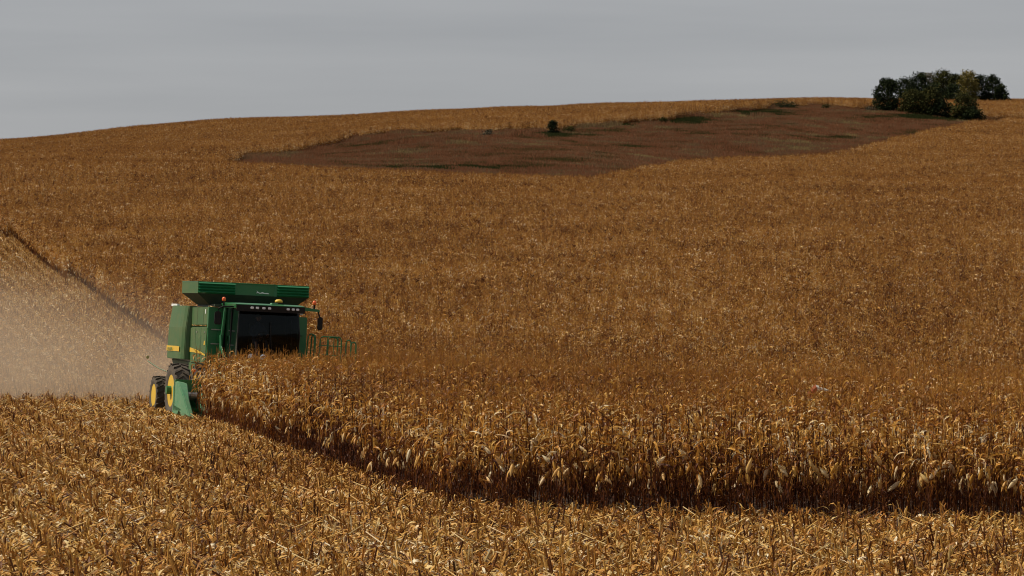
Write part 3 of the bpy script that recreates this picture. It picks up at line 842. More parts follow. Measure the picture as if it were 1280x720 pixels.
tree('bush', 610, -175, 164, 12, 'dome', F_GREY, 300, 'small grey green bush at the left of the weedy prairie edge', 'bush', 0.0, GS, 0.14)

# ------------------------------------------------------------------ combine harvester
cz = float(ground_z(*clocal(-2.5, 0)))
comb = empty('combine_harvester', (CO[0], CO[1], 0))
comb.rotation_mode = 'QUATERNION'
Mq = Matrix.Rotation(CH, 4, 'Z') @ Matrix.Rotation(ROLL, 4, 'Y')
comb.rotation_quaternion = Mq.to_quaternion()
piv = Mq @ Vector((-2.5, 0, 0))
comb.location = (CO[0], CO[1], cz - piv.z)
tag(comb, 'green combine harvester with yellow wheels cutting into the standing corn', 'combine')

def part(mb, name, mat, parent=comb, bevel=0.0, smooth=False):
    return mb.build(name, mat, parent, bevel=bevel, smooth=smooth)

# chassis + lower body
b_ = MB()
b_.box(-1.2, 1.2, -0.6, 5.6, 0.75, 1.75)
b_.box(-1.45, 1.45, 0.65, 5.9, 1.75, 2.9)
part(b_, 'chassis', GREEN, bevel=0.03)
b_ = MB(); b_.tube([(-2.9, 0, 0.88), (2.9, 0, 0.88)], 0.14, 10); part(b_, 'front_axle', GREEN)
b_ = MB(); b_.tube([(-2.3, 4.3, 0.66), (2.3, 4.3, 0.66)], 0.10, 10); part(b_, 'rear_axle', GREEN)
for sx in (-1, 1):
    # lower front side panel, upper panel, rear rounded panel
    p1 = MB()
    xo, xi = 1.54 * sx, 1.38 * sx
    p1.prism([(0.55, 1.75), (2.85, 1.75), (2.95, 2.93), (0.50, 2.96)], min(xo, xi), max(xo, xi))
    lo = part(p1, 'side_panel', GREEN_DUSTY, bevel=0.03)
    p2 = MB(); xo = 1.49 * sx
    p2.prism([(0.50, 3.0), (3.05, 2.975), (3.05, 3.60), (0.60, 3.62)], min(xo, xi), max(xo, xi))
    up_ = part(p2, 'upper_side_panel', GREEN_DUSTY, bevel=0.03)
    p3 = MB()
    prof = [(1.55, 3.08), (1.68, 3.12), (1.76, 3.3), (1.78, 3.6), (1.76, 4.6), (1.72, 5.6), (1.60, 5.95), (1.40, 6.0), (1.40, 3.08)]
    n_ = len(prof)
    vs = [(a * sx, bb, 1.85) for a, bb in prof] + [((a - 0.02) * sx, bb, 2.9) for a, bb in prof] + [((a - 0.10) * sx, bb + (0.0 if bb < 4 else -0.1), 3.62) for a, bb in prof]
    fs = []
    for r_ in range(2):
        fs += [(r_ * n_ + i, r_ * n_ + (i + 1) % n_, (r_ + 1) * n_ + (i + 1) % n_, (r_ + 1) * n_ + i) for i in range(n_)]
    fs += [tuple(range(n_)), tuple(range(2 * n_, 3 * n_))]
    p3.add(vs, fs)
    rp_ = part(p3, 'rear_side_panel', GREEN_DUSTY, bevel=0.02)
    # skirt under the panels
    p4 = MB(); p4.prism([(1.1, 1.35), (5.4, 1.55), (5.8, 1.84), (0.9, 1.73)], min(1.42 * sx, 1.52 * sx), max(1.42 * sx, 1.52 * sx))
    part(p4, 'lower_skirt', GREEN_DUSTY, bevel=0.02)
    # stripe: rises towards the rear, curved down at the front
    st = MB()
    N = 14
    for (y0, y1, xx, par) in ((0.62, 2.90, 1.544, lo), (3.45, 5.7, 1.786, rp_)):
        st = MB(); vs = []; fs = []
        for i in range(N + 1):
            y = y0 + (y1 - y0) * i / N
            t = (y - 0.6) / 5.1
            zt = 2.06 + 0.22 * (1 - (1 - min(1, t * 1.5)) ** 2); zb = zt - 0.05 - 0.12 * min(1, t * 1.8)
            xq = xx if par is lo else (1.764 + 0.02 - abs(y - 3.7) * 0.03 if y > 3.7 else 1.784)
            vs += [(xq * sx + 0.004 * sx, y, zb), (xq * sx + 0.004 * sx, y, zt)]
            if i: fs.append((2 * i - 2, 2 * i - 1, 2 * i + 1, 2 * i))
        st.add(vs, fs)
        part(st, 'stripe', YELLOW, par)
    # grille slot
    g_ = MB(); g_.box(min(1.53 * sx, 1.50 * sx), max(1.53 * sx, 1.50 * sx), 3.2, 5.2, 1.62, 1.70); part(g_, 'vent_slot', BLACK)

# maker's lettering on the stripe (flat text turned into a mesh)
def text_mesh(txt, size, mat, name, parent, loc, rot, extrude=0.002):
    cu = bpy.data.curves.new(name, 'FONT'); cu.body = txt; cu.size = size; cu.extrude = extrude
    tmp = bpy.data.objects.new('tmp', cu); COL.objects.link(tmp)
    dg = bpy.context.evaluated_depsgraph_get()
    me = bpy.data.meshes.new_from_object(tmp.evaluated_get(dg))
    bpy.data.objects.remove(tmp)
    me.materials.clear(); me.materials.append(mat)
    o = bpy.data.objects.new(name, me); COL.objects.link(o); o.parent = parent
    o.location = loc; o.rotation_euler = rot
    return o
text_mesh('JOHN DEERE', 0.13, GREEN, 'lettering', comb, (-1.80, 5.20, 2.135), (R(90), 0, R(-90)))
sm = MB(); sm.prism([(0.68, 2.36), (0.86, 2.36), (0.80, 2.50), (0.68, 2.50)], -1.552, -1.543); part(sm, 'model_mark', YELLOW)
wm = MB(); wm.box(-1.502, -1.491, 0.95, 1.05, 3.38, 3.52); part(wm, 'warning_decal', WHITE)

sm_ = MB()
for (y, z0, z1) in ((1.35, 1.80, 2.90), (2.15, 1.80, 2.90)): sm_.box(-1.5435, -1.540, y, y + 0.012, z0, z1)
for (y, z0, z1) in ((1.30, 3.03, 3.57), (2.20, 3.03, 3.57)): sm_.box(-1.4935, -1.490, y, y + 0.012, z0, z1)
part(sm_, 'panel_seam', BLACK)
lt_ = MB()
for (y, z) in ((0.75, 2.75), (0.75, 1.95), (1.9, 2.75)): lt_.box(-1.558, -1.540, y, y + 0.09, z, z + 0.05)
part(lt_, 'panel_latch', STEEL)
ch_ = MB()
for _ in range(160):
    x, y = random.choice([(random.uniform(-1.52, -1.40), random.uniform(0.5, 2.9)), (random.uniform(-1.5, -0.95), random.uniform(0.42, 0.6)), (random.uniform(-1.0, 1.1), random.uniform(-1.9, -1.6))])
    z = 2.975 if (x < -1.39 and y > 0.62) else (3.605 if y > 0 else 1.88)
    a = random.uniform(0, 3.14); L = random.uniform(0.03, 0.09)
    ch_.add([(x, y, z), (x + L * math.cos(a), y + L * math.sin(a), z + 0.02), (x + L * math.cos(a) + 0.015, y + L * math.sin(a), z + 0.035), (x + 0.015, y, z + 0.02)], [(0, 1, 2, 3)], random.uniform(0.5, 1.0))
cho = part(ch_, 'chaff', MAT_STUB); cho['kind'] = 'stuff'
# rear hood and engine deck
b_ = MB(); b_.prism([(3.0, 2.9), (5.9, 2.9), (5.7, 3.45), (4.6, 3.6), (3.0, 3.6)], -1.45, 1.45); part(b_, 'engine_hood', GREEN, bevel=0.04)
b_ = MB(); b_.box(-1.58, -1.50, 5.0, 5.9, 3.60, 3.68); part(b_, 'rear_trim', WHITE)
b_ = MB(); b_.prism([(5.6, 1.0), (6.6, 0.9), (6.5, 1.9), (5.9, 2.6), (5.6, 2.6)], -1.15, 1.15); part(b_, 'straw_chopper', GREEN, bevel=0.03)
b_ = MB(); b_.tube([(0.9, 4.0, 3.5), (0.9, 4.0, 4.0), (0.9, 4.15, 4.12)], 0.07, 10); part(b_, 'exhaust_pipe', STEEL)
# front wall either side of the cab
b_ = MB()
b_.box(-1.52, -0.95, 0.42, 0.62, 1.7, 3.60)
fw = part(b_, 'front_bulkhead', GREEN, bevel=0.02)
b_ = MB(); b_.box(0.95, 1.76, 0.42, 0.62, 1.7, 3.40)
fw2 = part(b_, 'front_bulkhead', GREEN, bevel=0.02)
b_ = MB()
for z in (2.40, 2.86): b_.box(-1.42, -1.08, 0.385, 0.415, z, z + 0.035)
part(b_, 'ledge_trim', STEEL, fw)
b_ = MB(); b_.box(-1.22, -1.02, 0.34, 0.415, 1.8, 2.38); b_.box(-1.22, -1.02, 0.34, 0.415, 2.45, 2.83); part(b_, 'service_cover', GREEN, fw, bevel=0.02)
b_ = MB(); b_.box(1.27, 1.60, 0.36, 0.415, 2.78, 2.80); b_.tube([(1.42, 0.33, 2.0), (1.42, 0.33, 3.3)], 0.012, 6); part(b_, 'panel_seam', BLACK, fw)

# grain tank with corrugated extensions
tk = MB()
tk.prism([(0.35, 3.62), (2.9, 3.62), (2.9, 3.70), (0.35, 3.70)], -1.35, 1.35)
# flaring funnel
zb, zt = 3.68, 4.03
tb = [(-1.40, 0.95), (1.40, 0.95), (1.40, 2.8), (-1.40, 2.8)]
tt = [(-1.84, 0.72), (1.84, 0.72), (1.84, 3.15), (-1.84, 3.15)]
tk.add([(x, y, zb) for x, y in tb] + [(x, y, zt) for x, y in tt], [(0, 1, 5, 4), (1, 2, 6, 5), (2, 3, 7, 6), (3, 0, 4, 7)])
tank = part(tk, 'grain_tank', paint('shade_darkened_tank_green', (0.005, 0.028, 0.012), 0.6, 0.08))  # funnel green darkened: shade under the tank extensions is put into its colour
def corrugated(x0, x1, y, z0, z1, ribs, axis='x'):
    mb = MB(); N = ribs * 8; vs = []; fs = []
    for i in range(N + 1):
        t = i / N; ph = (t * ribs) % 1.0
        d = 0.075 * (1 - abs(ph * 2 - 1)) if ph < 0.5 else 0.075 * (1 - (ph - 0.5) / 0.5)
        z = z0 + (z1 - z0) * t
        for xx in (x0, x1):
            vs.append((xx, y - d, z) if axis == 'x' else (y - d if y < 0 else y + d, xx, z))
        if i: fs.append((2 * i - 2, 2 * i - 1, 2 * i + 1, 2 * i))
    b0 = len(vs)
    for k_, xx in enumerate((x0, x1)):      # back sheet for thickness
        pass
    mb.add(vs, fs)
    return mb
for (x0, x1) in ((-1.84, -0.62), (0.78, 1.84)):
    c_ = corrugated(x0, x1, 0.72, 4.03, 4.40, 4); part(c_, 'corrugated_panel', GREEN_GLOSS, tank)
mid = MB(); mid.add([(-0.62, 0.72, 4.03), (-0.55, 0.76, 4.03), (0.70, 0.76, 4.03), (0.78, 0.72, 4.03), (-0.62, 0.72, 4.40), (-0.55, 0.76, 4.40), (0.70, 0.76, 4.40), (0.78, 0.72, 4.40)],
                    [(0, 1, 5, 4), (1, 2, 6, 5), (2, 3, 7, 6)])
part(mid, 'middle_panel', GREEN, tank)
sd = MB()
for sx in (-1, 1): sd.box(min(1.84 * sx, 1.81 * sx), max(1.84 * sx, 1.81 * sx), 0.74, 3.15, 4.03, 4.40)
sd.box(-1.81, 1.81, 3.12, 3.15, 4.03, 4.40); sd.box(-1.81, 1.81, 0.775, 0.79, 4.03, 4.39)
part(sd, 'tank_extension', GREEN_DUSTY, tank)
rm = MB(); rm.tube([(-1.84, 0.72, 4.405), (1.84, 0.72, 4.405), (1.84, 3.15, 4.405), (-1.84, 3.15, 4.405), (-1.84, 0.72, 4.405)], 0.014, 5); part(rm, 'rim', GREEN, tank)
gr = MB(); gr.add([(-1.75, 0.8, 4.15), (1.75, 0.8, 4.15), (1.75, 3.1, 4.15), (-1.75, 3.1, 4.15), (0, 1.6, 4.34)], [(0, 1, 4), (1, 2, 4), (2, 3, 4), (3, 0, 4)], 0.7)
part(gr, 'grain_heap', paint('corn_grain', (0.6, 0.36, 0.06), 0.7, 0.1), tank)
# small pale leaping mark with a line of script
mk = MB()
def ribbon(mb, pts, w, y):
    vs = []; fs = []
    for i, (x, z) in enumerate(pts):
        ww = w if not isinstance(w, list) else w[i]
        vs += [(x, y, z - ww / 2), (x, y, z + ww / 2)]
        if i: fs.append((2 * i - 2, 2 * i, 2 * i + 1, 2 * i - 1))
    mb.add(vs, fs)
ribbon(mk, [(0.10, 4.11), (0.14, 4.15), (0.20, 4.12), (0.25, 4.10)], [0.01, 0.04, 0.03, 0.01], 0.750)
ribbon(mk, [(0.16, 4.14), (0.12, 4.18), (0.11, 4.20)], [0.03, 0.02, 0.01], 0.752)
ribbon(mk, [(0.24, 4.12), (0.30, 4.135), (0.38, 4.115), (0.46, 4.12), (0.52, 4.11)], [0.03, 0.045, 0.025, 0.04, 0.02], 0.750)
part(mk, 'tank_emblem', WHITE, tank)

# unloading auger folded back along the far side
b_ = MB(); b_.tube([(1.30, 2.6, 2.9), (1.40, 2.9, 3.35), (1.45, 7.0, 3.45)], [0.20, 0.19, 0.18], 14); b_.tube([(1.45, 6.95, 3.45), (1.45, 7.25, 3.2)], [0.2, 0.17], 12)
part(b_, 'unloading_auger', GREEN, smooth=False)

# ---- cab
CX0, CX1 = -1.08, 1.08
cabroot = MB()
cabroot.box(CX0, CX1, -1.55, 0.40, 1.88, 2.02)       # floor
cabroot.box(CX0 + 0.02, CX1 - 0.02, 0.28, 0.41, 2.02, 3.62)   # rear wall
cab = part(cabroot, 'cab', BLACK, bevel=0.02)
po = MB()
for sx in (-1, 1):
    po.tube([(sx * 1.06, 0.25, 2.0), (sx * 1.02, 0.25, 3.62)], 0.06, 8)
    po.tube([(sx * 0.98, -1.55, 2.0), (sx * 1.00, -1.62, 2.8), (sx * 0.94, -1.50, 3.62)], 0.035, 8)
    po.tube([(sx * 1.02, -0.6, 2.0), (sx * 1.0, -0.6, 3.62)], 0.02, 6)
part(po, 'cab_pillar', BLACK, cab)
dp = MB()
dp.tube([(-1.13, 0.30, 1.95), (-1.11, 0.2, 2.6), (-1.03, 0.15, 3.62)], 0.055, 8)
part(dp, 'door_post', GREEN, cab)
dp = MB()
dp.tube([(-1.12, -0.3, 1.98), (-1.17, 0.0, 2.35), (-1.16, 0.15, 2.7)], 0.04, 8)
part(dp, 'grab_handle', GREEN, cab)
# curved windscreen
ws = MB(); N = 14; rows = [(2.02, 0.0), (2.4, 0.05), (2.9, 0.07), (3.3, 0.03), (3.60, -0.04)]
vs = []; fs = []
for j, (z, bo_) in enumerate(rows):
    for i in range(N + 1):
        t = -1 + 2 * i / N
        vs.append((t * (0.98 + bo_ * 0.3), -1.58 - bo_ - 0.26 * (1 - t * t), z))
for j in range(len(rows) - 1):
    for i in range(N): fs.append((j * (N + 1) + i, j * (N + 1) + i + 1, (j + 1) * (N + 1) + i + 1, (j + 1) * (N + 1) + i))
ws.add(vs, fs); part(ws, 'windscreen', GLASS, cab, smooth=True)
for sx in (-1, 1):
    sg = MB(); sg.add([(sx * 1.0, -1.55, 2.02), (sx * 1.05, 0.22, 2.02), (sx * 1.0, 0.22, 3.6), (sx * 0.95, -1.5, 3.6)], [(0, 1, 2, 3)])
    part(sg, 'side_window', GLASS, cab)
wp = MB(); wp.tube([(0.05, -1.93, 2.1), (-0.02, -1.97, 2.9)], 0.014, 5); wp.tube([(-0.035, -1.985, 2.45), (-0.03, -1.98, 3.2)], 0.01, 5); part(wp, 'wiper', BLACK, cab)
# roof with visor and work lights
rf = MB()
N = 14
out_ = [(-1.10, 0.45)] + [(-1.12 + 2.24 * i / N, -1.72 - 0.30 * (1 - (-1 + 2 * i / N) ** 2)) for i in range(N + 1)] + [(1.10, 0.45)]
n_ = len(out_)
vs = [(x, y, 3.60) for x, y in out_] + [(x * 1.02, y * 1.01, 3.72) for x, y in out_] + [(x * 0.9, y * 0.88, 3.765) for x, y in out_]
fs = [tuple(range(n_))[::-1], tuple(range(2 * n_, 3 * n_))]
for r_ in range(2): fs += [(r_ * n_ + i, r_ * n_ + (i + 1) % n_, (r_ + 1) * n_ + (i + 1) % n_, (r_ + 1) * n_ + i) for i in range(n_)]
rf.add(vs, fs); roof = part(rf, 'cab_roof', GREEN, cab)
vz = MB()
vs = []; fs = []
for i in range(N + 1):
    t = -1 + 2 * i / N; y = -1.74 - 0.31 * (1 - t * t)
    vs += [(t * 1.12, y - 0.02, 3.50), (t * 1.12, y - 0.035, 3.70), (t * 1.10, y + 0.05, 3.50)]
    if i:
        a = 3 * (i - 1); fs += [(a, a + 3, a + 4, a + 1), (a, a + 2, a + 5, a + 3), (a + 1, a + 4, a + 5, a + 2)]
vz.add(vs, fs); part(vz, 'visor', BLACK, roof)
for x in (-0.66, -0.50, -0.30, -0.12, 0.50, 0.68, 0.84):
    t = x / 1.12; y = -1.74 - 0.31 * (1 - t * t) - 0.045
    lt = MB(); lt.box(x - 0.05, x + 0.05, y - 0.02, y + 0.03, 3.585, 3.655); o_ = part(lt, 'work_light', CHROME, roof, bevel=0.012)
gp = MB(); gp.lathe([(0.11, 0.0), (0.125, 0.03), (0.125, 0.07), (0.08, 0.11), (0.0, 0.12)], (0.30, -1.55, 3.81), 'z', 16); part(gp, 'receiver_dome', YELLOW, roof, smooth=True)
gb = MB(); gb.box(0.15, 0.45, -1.72, -1.4, 3.72, 3.825); part(gb, 'receiver_base', BLACK, roof, bevel=0.02)
gt = MB(); gt.prism([(-0.02, 3.74), (0.24, 3.74), (0.20, 3.80), (0.02, 3.80)], -1.85, -1.60, 'y'); part(gt, 'roof_pod', GREEN_SHIELD, roof)

def beacon(x, y, z):
    bb = MB(); bb.lathe([(0.045, 0), (0.062, 0.02), (0.064, 0.09), (0.04, 0.13), (0, 0.14)], (x, y, z), 'z', 14)
    o = part(bb, 'beacon', ORANGE, smooth=True)
    st_ = MB(); st_.tube([(x, y, z - 0.14), (x, y, z)], 0.03, 8); part(st_, 'beacon_stand', BLACK, o)
beacon(-1.16, -0.10, 3.80); 
# mirror arms and mirrors
def mirror(pts, c, w=0.12, h=0.42):
    a = MB(); a.tube(pts, 0.028, 7); o = part(a, 'mirror_arm', BLACK)
    m_ = MB(); m_.hexa([(c[0] - w, c[1] - 0.05, c[2] - h), (c[0] + w, c[1] - 0.05, c[2] - h), (c[0] + w, c[1] + 0.05, c[2] - h), (c[0] - w, c[1] + 0.05, c[2] - h),
                        (c[0] - w * 0.85, c[1] - 0.05, c[2]), (c[0] + w * 0.85, c[1] - 0.05, c[2]), (c[0] + w * 0.85, c[1] + 0.05, c[2]), (c[0] - w * 0.85, c[1] + 0.05, c[2])])
    part(m_, 'mirror', BLACK, o, bevel=0.03)
mirror([(-1.05, -1.35, 3.64), (-1.50, -1.45, 3.62), (-1.62, -1.45, 3.56), (-1.64, -1.45, 3.44)], (-1.64, -1.45, 3.46))
mirror([(1.0, -1.4, 3.68), (1.45, -1.5, 3.66), (1.62, -1.5, 3.60), (1.68, -1.5, 3.40)], (1.70, -1.5, 3.42), 0.09)
am = MB(); am.hexa([(0.95, -1.56, 3.60), (1.66, -1.54, 3.58), (1.66, -1.44, 3.58), (0.95, -1.40, 3.60), (0.95, -1.56, 3.74), (1.66, -1.54, 3.65), (1.66, -1.44, 3.65), (0.95, -1.40, 3.74)])
part(am, 'mirror_bracket', GREEN)
beacon(1.50, -1.45, 3.80)
sq = MB(); sq.box(1.10, 1.20, -1.2, -1.1, 3.46, 3.56); part(sq, 'corner_lamp', CHROME)
sq = MB(); sq.lathe([(0.0, 0.0), (0.012, 0.0), (0.012, 0.5)], (1.45, 0.3, 2.5), 'z', 5)
# lower lamps on the cab nose and the platform edge
for x in (-0.62, -0.22):
    lt = MB(); lt.lathe([(0.05, 0.06), (0.10, 0.0), (0.10, -0.03), (0.0, -0.05)], (x, -1.92, 2.06), 'y', 16); part(lt, 'lower_lamp', CHROME, smooth=True)
pf = MB(); pf.box(-1.15, 1.2, -1.95, 0.35, 1.80, 1.875); part(pf, 'cab_platform', GREEN, bevel=0.01)

# seat, steering column inside the cab (parts of the combine)
se = MB(); se.box(-0.27, 0.27, -0.45, 0.05, 2.35, 2.48); se.box(-0.25, 0.25, 0.02, 0.14, 2.48, 3.15); se.box(-0.15, 0.15, -0.35, 0.0, 2.02, 2.35)
part(se, 'driver_seat', paint('seat_cloth', (0.05, 0.045, 0.03), 0.9), cab, bevel=0.03)
sw = MB(); sw.tube([(0.0, -1.25, 2.02), (0.0, -1.0, 2.72)], 0.035, 8)
cpt = [(0.2 * math.cos(a), -0.98 + 0.16 * math.sin(a), 2.74 + 0.12 * math.sin(a)) for a in [k_ * 2 * math.pi / 20 for k_ in range(21)]]
sw.tube(cpt, 0.014, 6, cap=False); sw.tube([(-0.19, -0.98, 2.74), (0.19, -0.98, 2.74)], 0.012, 5); part(sw, 'steering_wheel', BLACK, cab)

# ---- wheels
def wheel(cx, cy, r_, w, sx, lug):
    n = 40
    root = MB()
    tp = [(r_ * 0.60, -w / 2 * 0.9), (r_ * 0.75, -w / 2), (r_ * 0.93, -w / 2 * 0.97), (r_ * 0.975, -w / 2 * 0.8), (r_ * 0.985, 0), (r_ * 0.975, w / 2 * 0.8), (r_ * 0.93, w / 2 * 0.97), (r_ * 0.75, w / 2), (r_ * 0.60, w / 2 * 0.9)]
    rim = MB()
    rim.lathe([(r_ * 0.61, -w * 0.44), (r_ * 0.57, -w * 0.42), (r_ * 0.54, -w * 0.2), (r_ * 0.50, sx * w * 0.02), (r_ * 0.54, w * 0.2), (r_ * 0.57, w * 0.42), (r_ * 0.61, w * 0.44)], (0, 0, 0), 'x', n)
    rim.lathe([(r_ * 0.53, sx * w * 0.18), (r_ * 0.30, sx * w * 0.10), (r_ * 0.18, sx * w * 0.22), (0.0, sx * w * 0.24)], (0, 0, 0), 'x', 28)
    ro = rim.build('wheel', YELLOW, comb)
    ro.location = (cx, cy, r_)
    ty = MB(); ty.lathe(tp, (0, 0, 0), 'x', n)
    ty.f = [f for f in ty.f if len(f) == 4]; ty.t = ty.t[:len(ty.f)]
    ns = 20
    for k_ in range(ns):
        for half in (-1, 1):
            a0 = (k_ + (0.5 if half > 0 else 0)) * 2 * math.pi / ns
            pts = []
            for (xx, da) in ((0.0, 0.0), (half * w * 0.49, 0.19)):
                for dd in (-0.03, 0.03):
                    for rr in (r_ * 0.96 if xx == 0 else r_ * 0.90, r_ + lug * (1 if xx == 0 else 0.6)):
                        a = a0 + da + dd; pts.append((xx, rr * math.cos(a), rr * math.sin(a)))
            p_ = pts
            ty.add([p_[0], p_[2], p_[6], p_[4], p_[1], p_[3], p_[7], p_[5]], [(3, 2, 1, 0), (4, 5, 6, 7), (0, 1, 5, 4), (1, 2, 6, 5), (2, 3, 7, 6), (3, 0, 4, 7)])
    ty.build('tyre', TYRE, ro)
    hb = MB()
    for k_ in range(10):
        a = k_ * 2 * math.pi / 10
        c_ = (sx * w * 0.17, r_ * 0.36 * math.cos(a), r_ * 0.36 * math.sin(a))
        hb.tube([c_, (c_[0] + sx * 0.03, c_[1], c_[2])], 0.02, 6)
    hb.build('wheel_bolts', STEEL, ro)
for sx in (-1, 1):
    wheel(sx * 2.52, 0.0, 0.86, 0.52, sx, 0.035)
    wheel(sx * 1.72, 0.0, 0.86, 0.52, sx, 0.035)
    wheel(sx * 2.20, 4.3, 0.62, 0.44, sx, 0.03)

# ---- railings on the far platform
rl_ = MB()
def loop(mb, x0, x1, y, z0, z1, r_=0.024, slant=0.0):
    c = min(0.09, (x1 - x0) / 2)
    mb.tube([(x0 - slant, y, z0), (x0, y, z1 - c), (x0 + c * 0.35, y, z1 - c * 0.3), (x0 + c, y, z1), (x1 - c, y, z1), (x1 - c * 0.35, y, z1 - c * 0.3), (x1, y, z1 - c), (x1 + slant * 0.3, y, z0)], r_, 6)
rails = empty('handrail', (0, 0, 0)); rails.parent = comb
yl = -1.0
for (x0, x1, z1, sl, y_) in ((1.46, 1.66, 2.87, 0.10, -1.0), (1.86, 2.56, 2.80, 0.05, -1.0), (1.70, 1.82, 2.84, 0.04, -0.5), (2.28, 2.60, 2.78, 0.03, -0.4), (2.70, 2.86, 2.72, 0.03, -1.1), (2.93, 3.08, 2.66, 0.02, -0.9)):
    q = MB(); loop(q, x0, x1, y_, 1.35, z1, slant=sl); part(q, 'rail_loop', GREEN, rails)
q = MB()
q.tube([(1.84, -1.0, 2.52), (2.60, -1.0, 2.50)], 0.015, 6); q.tube([(1.80, -1.0, 2.22), (2.60, -1.0, 2.20)], 0.015, 6)
q.tube([(1.42, -1.0, 2.35), (1.68, -1.0, 2.35)], 0.015, 6)
for x in (2.1, 2.32, 2.45): q.tube([(x, -1.0, 2.78), (x - 0.03, -1.0, 1.6)], 0.013, 6)
part(q, 'rail_bars', GREEN, rails)
q = MB(); q.box(1.2, 2.65, -1.2, 0.3, 1.78, 1.84); part(q, 'side_platform', GREEN, rails)
q = MB()
for k_ in range(4): q.box(2.68, 3.10, -1.1, -0.85, 0.55 + k_ * 0.33, 0.58 + k_ * 0.33)
q.tube([(2.68, -1.1, 0.5), (2.68, -1.1, 1.9)], 0.02, 6); q.tube([(3.10, -1.1, 0.5), (3.10, -1.1, 1.9)], 0.02, 6)
part(q, 'ladder', GREEN, rails)

# ---- corn head
hd = MB()
hd.box(-3.05, 3.05, -2.05, -1.85, 0.35, 1.25)
hd.prism([(-1.85, 0.25), (-3.0, 0.28), (-3.0, 0.36), (-2.0, 0.45), (-1.85, 0.5)], -3.05, 3.05)
head = part(hd, 'corn_head', GREEN, bevel=0.02)
ag = MB(); ag.tube([(-2.9, -2.35, 0.75), (2.9, -2.35, 0.75)], 0.13, 12)
for half in (-1, 1):
    prev = None; vs = []; fs = []
    for i in range(161):
        t = i / 160; a = t * 2 * math.pi * 6 * half; x = half * (2.85 - 2.2 * t)
        vs += [(x, -2.35 + 0.13 * math.cos(a), 0.75 + 0.13 * math.sin(a)), (x, -2.35 + 0.29 * math.cos(a), 0.75 + 0.29 * math.sin(a))]
        if i: fs.append((2 * i - 2, 2 * i - 1, 2 * i + 1, 2 * i))
    ag.add(vs, fs)
part(ag, 'cross_auger', STEEL, head)
def snout(x, w, zback, ytip, mat, name='snout'):
    prof = [(-2.5, zback, w), (-3.1, zback * 0.82, w), (-3.7, zback * 0.48, w * 0.7), (ytip, 0.06, 0.04)]
    mb = MB(); vs = []; fs = []; K = 7
    for (y, z, ww) in prof:
        for i in range(K):
            a = math.pi * i / (K - 1); zz = 0.05 + (z - 0.05) * math.sin(a) ** 0.7
            vs.append((x - ww / 2 * math.cos(a), y, zz))
    for j in range(len(prof) - 1):
        for i in range(K - 1): fs.append((j * K + i, j * K + i + 1, (j + 1) * K + i + 1, (j + 1) * K + i))
    fs.append(tuple(range(K))); fs.append(tuple(range(3 * K, 4 * K)))
    mb.add(vs, fs); return part(mb, name, mat, head, smooth=False)
for k_ in range(7): snout(-2.28 + 0.76 * k_, 0.40, 0.85, -4.3, GREEN_SHIELD)
for sx in (-1, 1):
    es = MB()
    xo, xi = 3.05 * sx, 2.74 * sx
    prof = [(-1.75, 0.18), (-1.70, 1.02), (-1.95, 1.22), (-2.45, 1.18), (-3.35, 0.70), (-4.3, 0.08), (-3.9, 0.05), (-3.0, 0.12), (-2.75, 0.30), (-2.45, 0.12)]
    vs = []; n_ = len(prof)
    for (y, z) in prof: vs.append((xo, y, z))
    for (y, z) in prof: vs.append((xi + (0.12 * sx if y < -3.2 else 0), y, max(0.03, z - 0.05)))
    fs = [tuple(range(n_)), tuple(range(n_, 2 * n_))[::-1]] + [(i, (i + 1) % n_, n_ + (i + 1) % n_, n_ + i) for i in range(n_)]
    es.add(vs, fs)
    bmtri = part(es, 'end_shield', GREEN_SHIELD, head, bevel=0.03)
    ol = MB(); ol.lathe([(0.0, -0.05), (0.06, -0.05), (0.06, 0.05), (0.0, 0.05)], (2.45 * sx, -1.9, 1.55), 'y', 14); part(ol, 'marker_lamp', ORANGE, head)
    os_ = MB(); os_.tube([(2.45 * sx, -1.9, 1.2), (2.45 * sx, -1.9, 1.5)], 0.02, 6); part(os_, 'lamp_stalk', BLACK, head)
fh = MB(); fh.hexa([(-0.7, -1.85, 0.35), (0.7, -1.85, 0.35), (0.7, 0.4, 1.1), (-0.7, 0.4, 1.1), (-0.7, -1.85, 1.05), (0.7, -1.85, 1.05), (0.7, 0.4, 1.78), (-0.7, 0.4, 1.78)])
part(fh, 'feeder_house', GREEN, bevel=0.03)
# thin rear marker arm with a small yellowish reflector
ra_ = MB(); ra_.tube([(-1.35, 6.1, 1.30), (-1.75, 6.8, 1.50), (-2.0, 7.4, 1.72)], 0.018, 6); arm = part(ra_, 'marker_arm', GREEN_DUSTY)
rb = MB(); rb.lathe([(0.0, -0.015), (0.055, -0.015), (0.055, 0.015), (0.0, 0.015)], (-2.0, 7.4, 1.84), 'y', 14); part(rb, 'reflector', paint('dull_yellow_reflector', (0.55, 0.48, 0.16), 0.5, 0.5), arm)

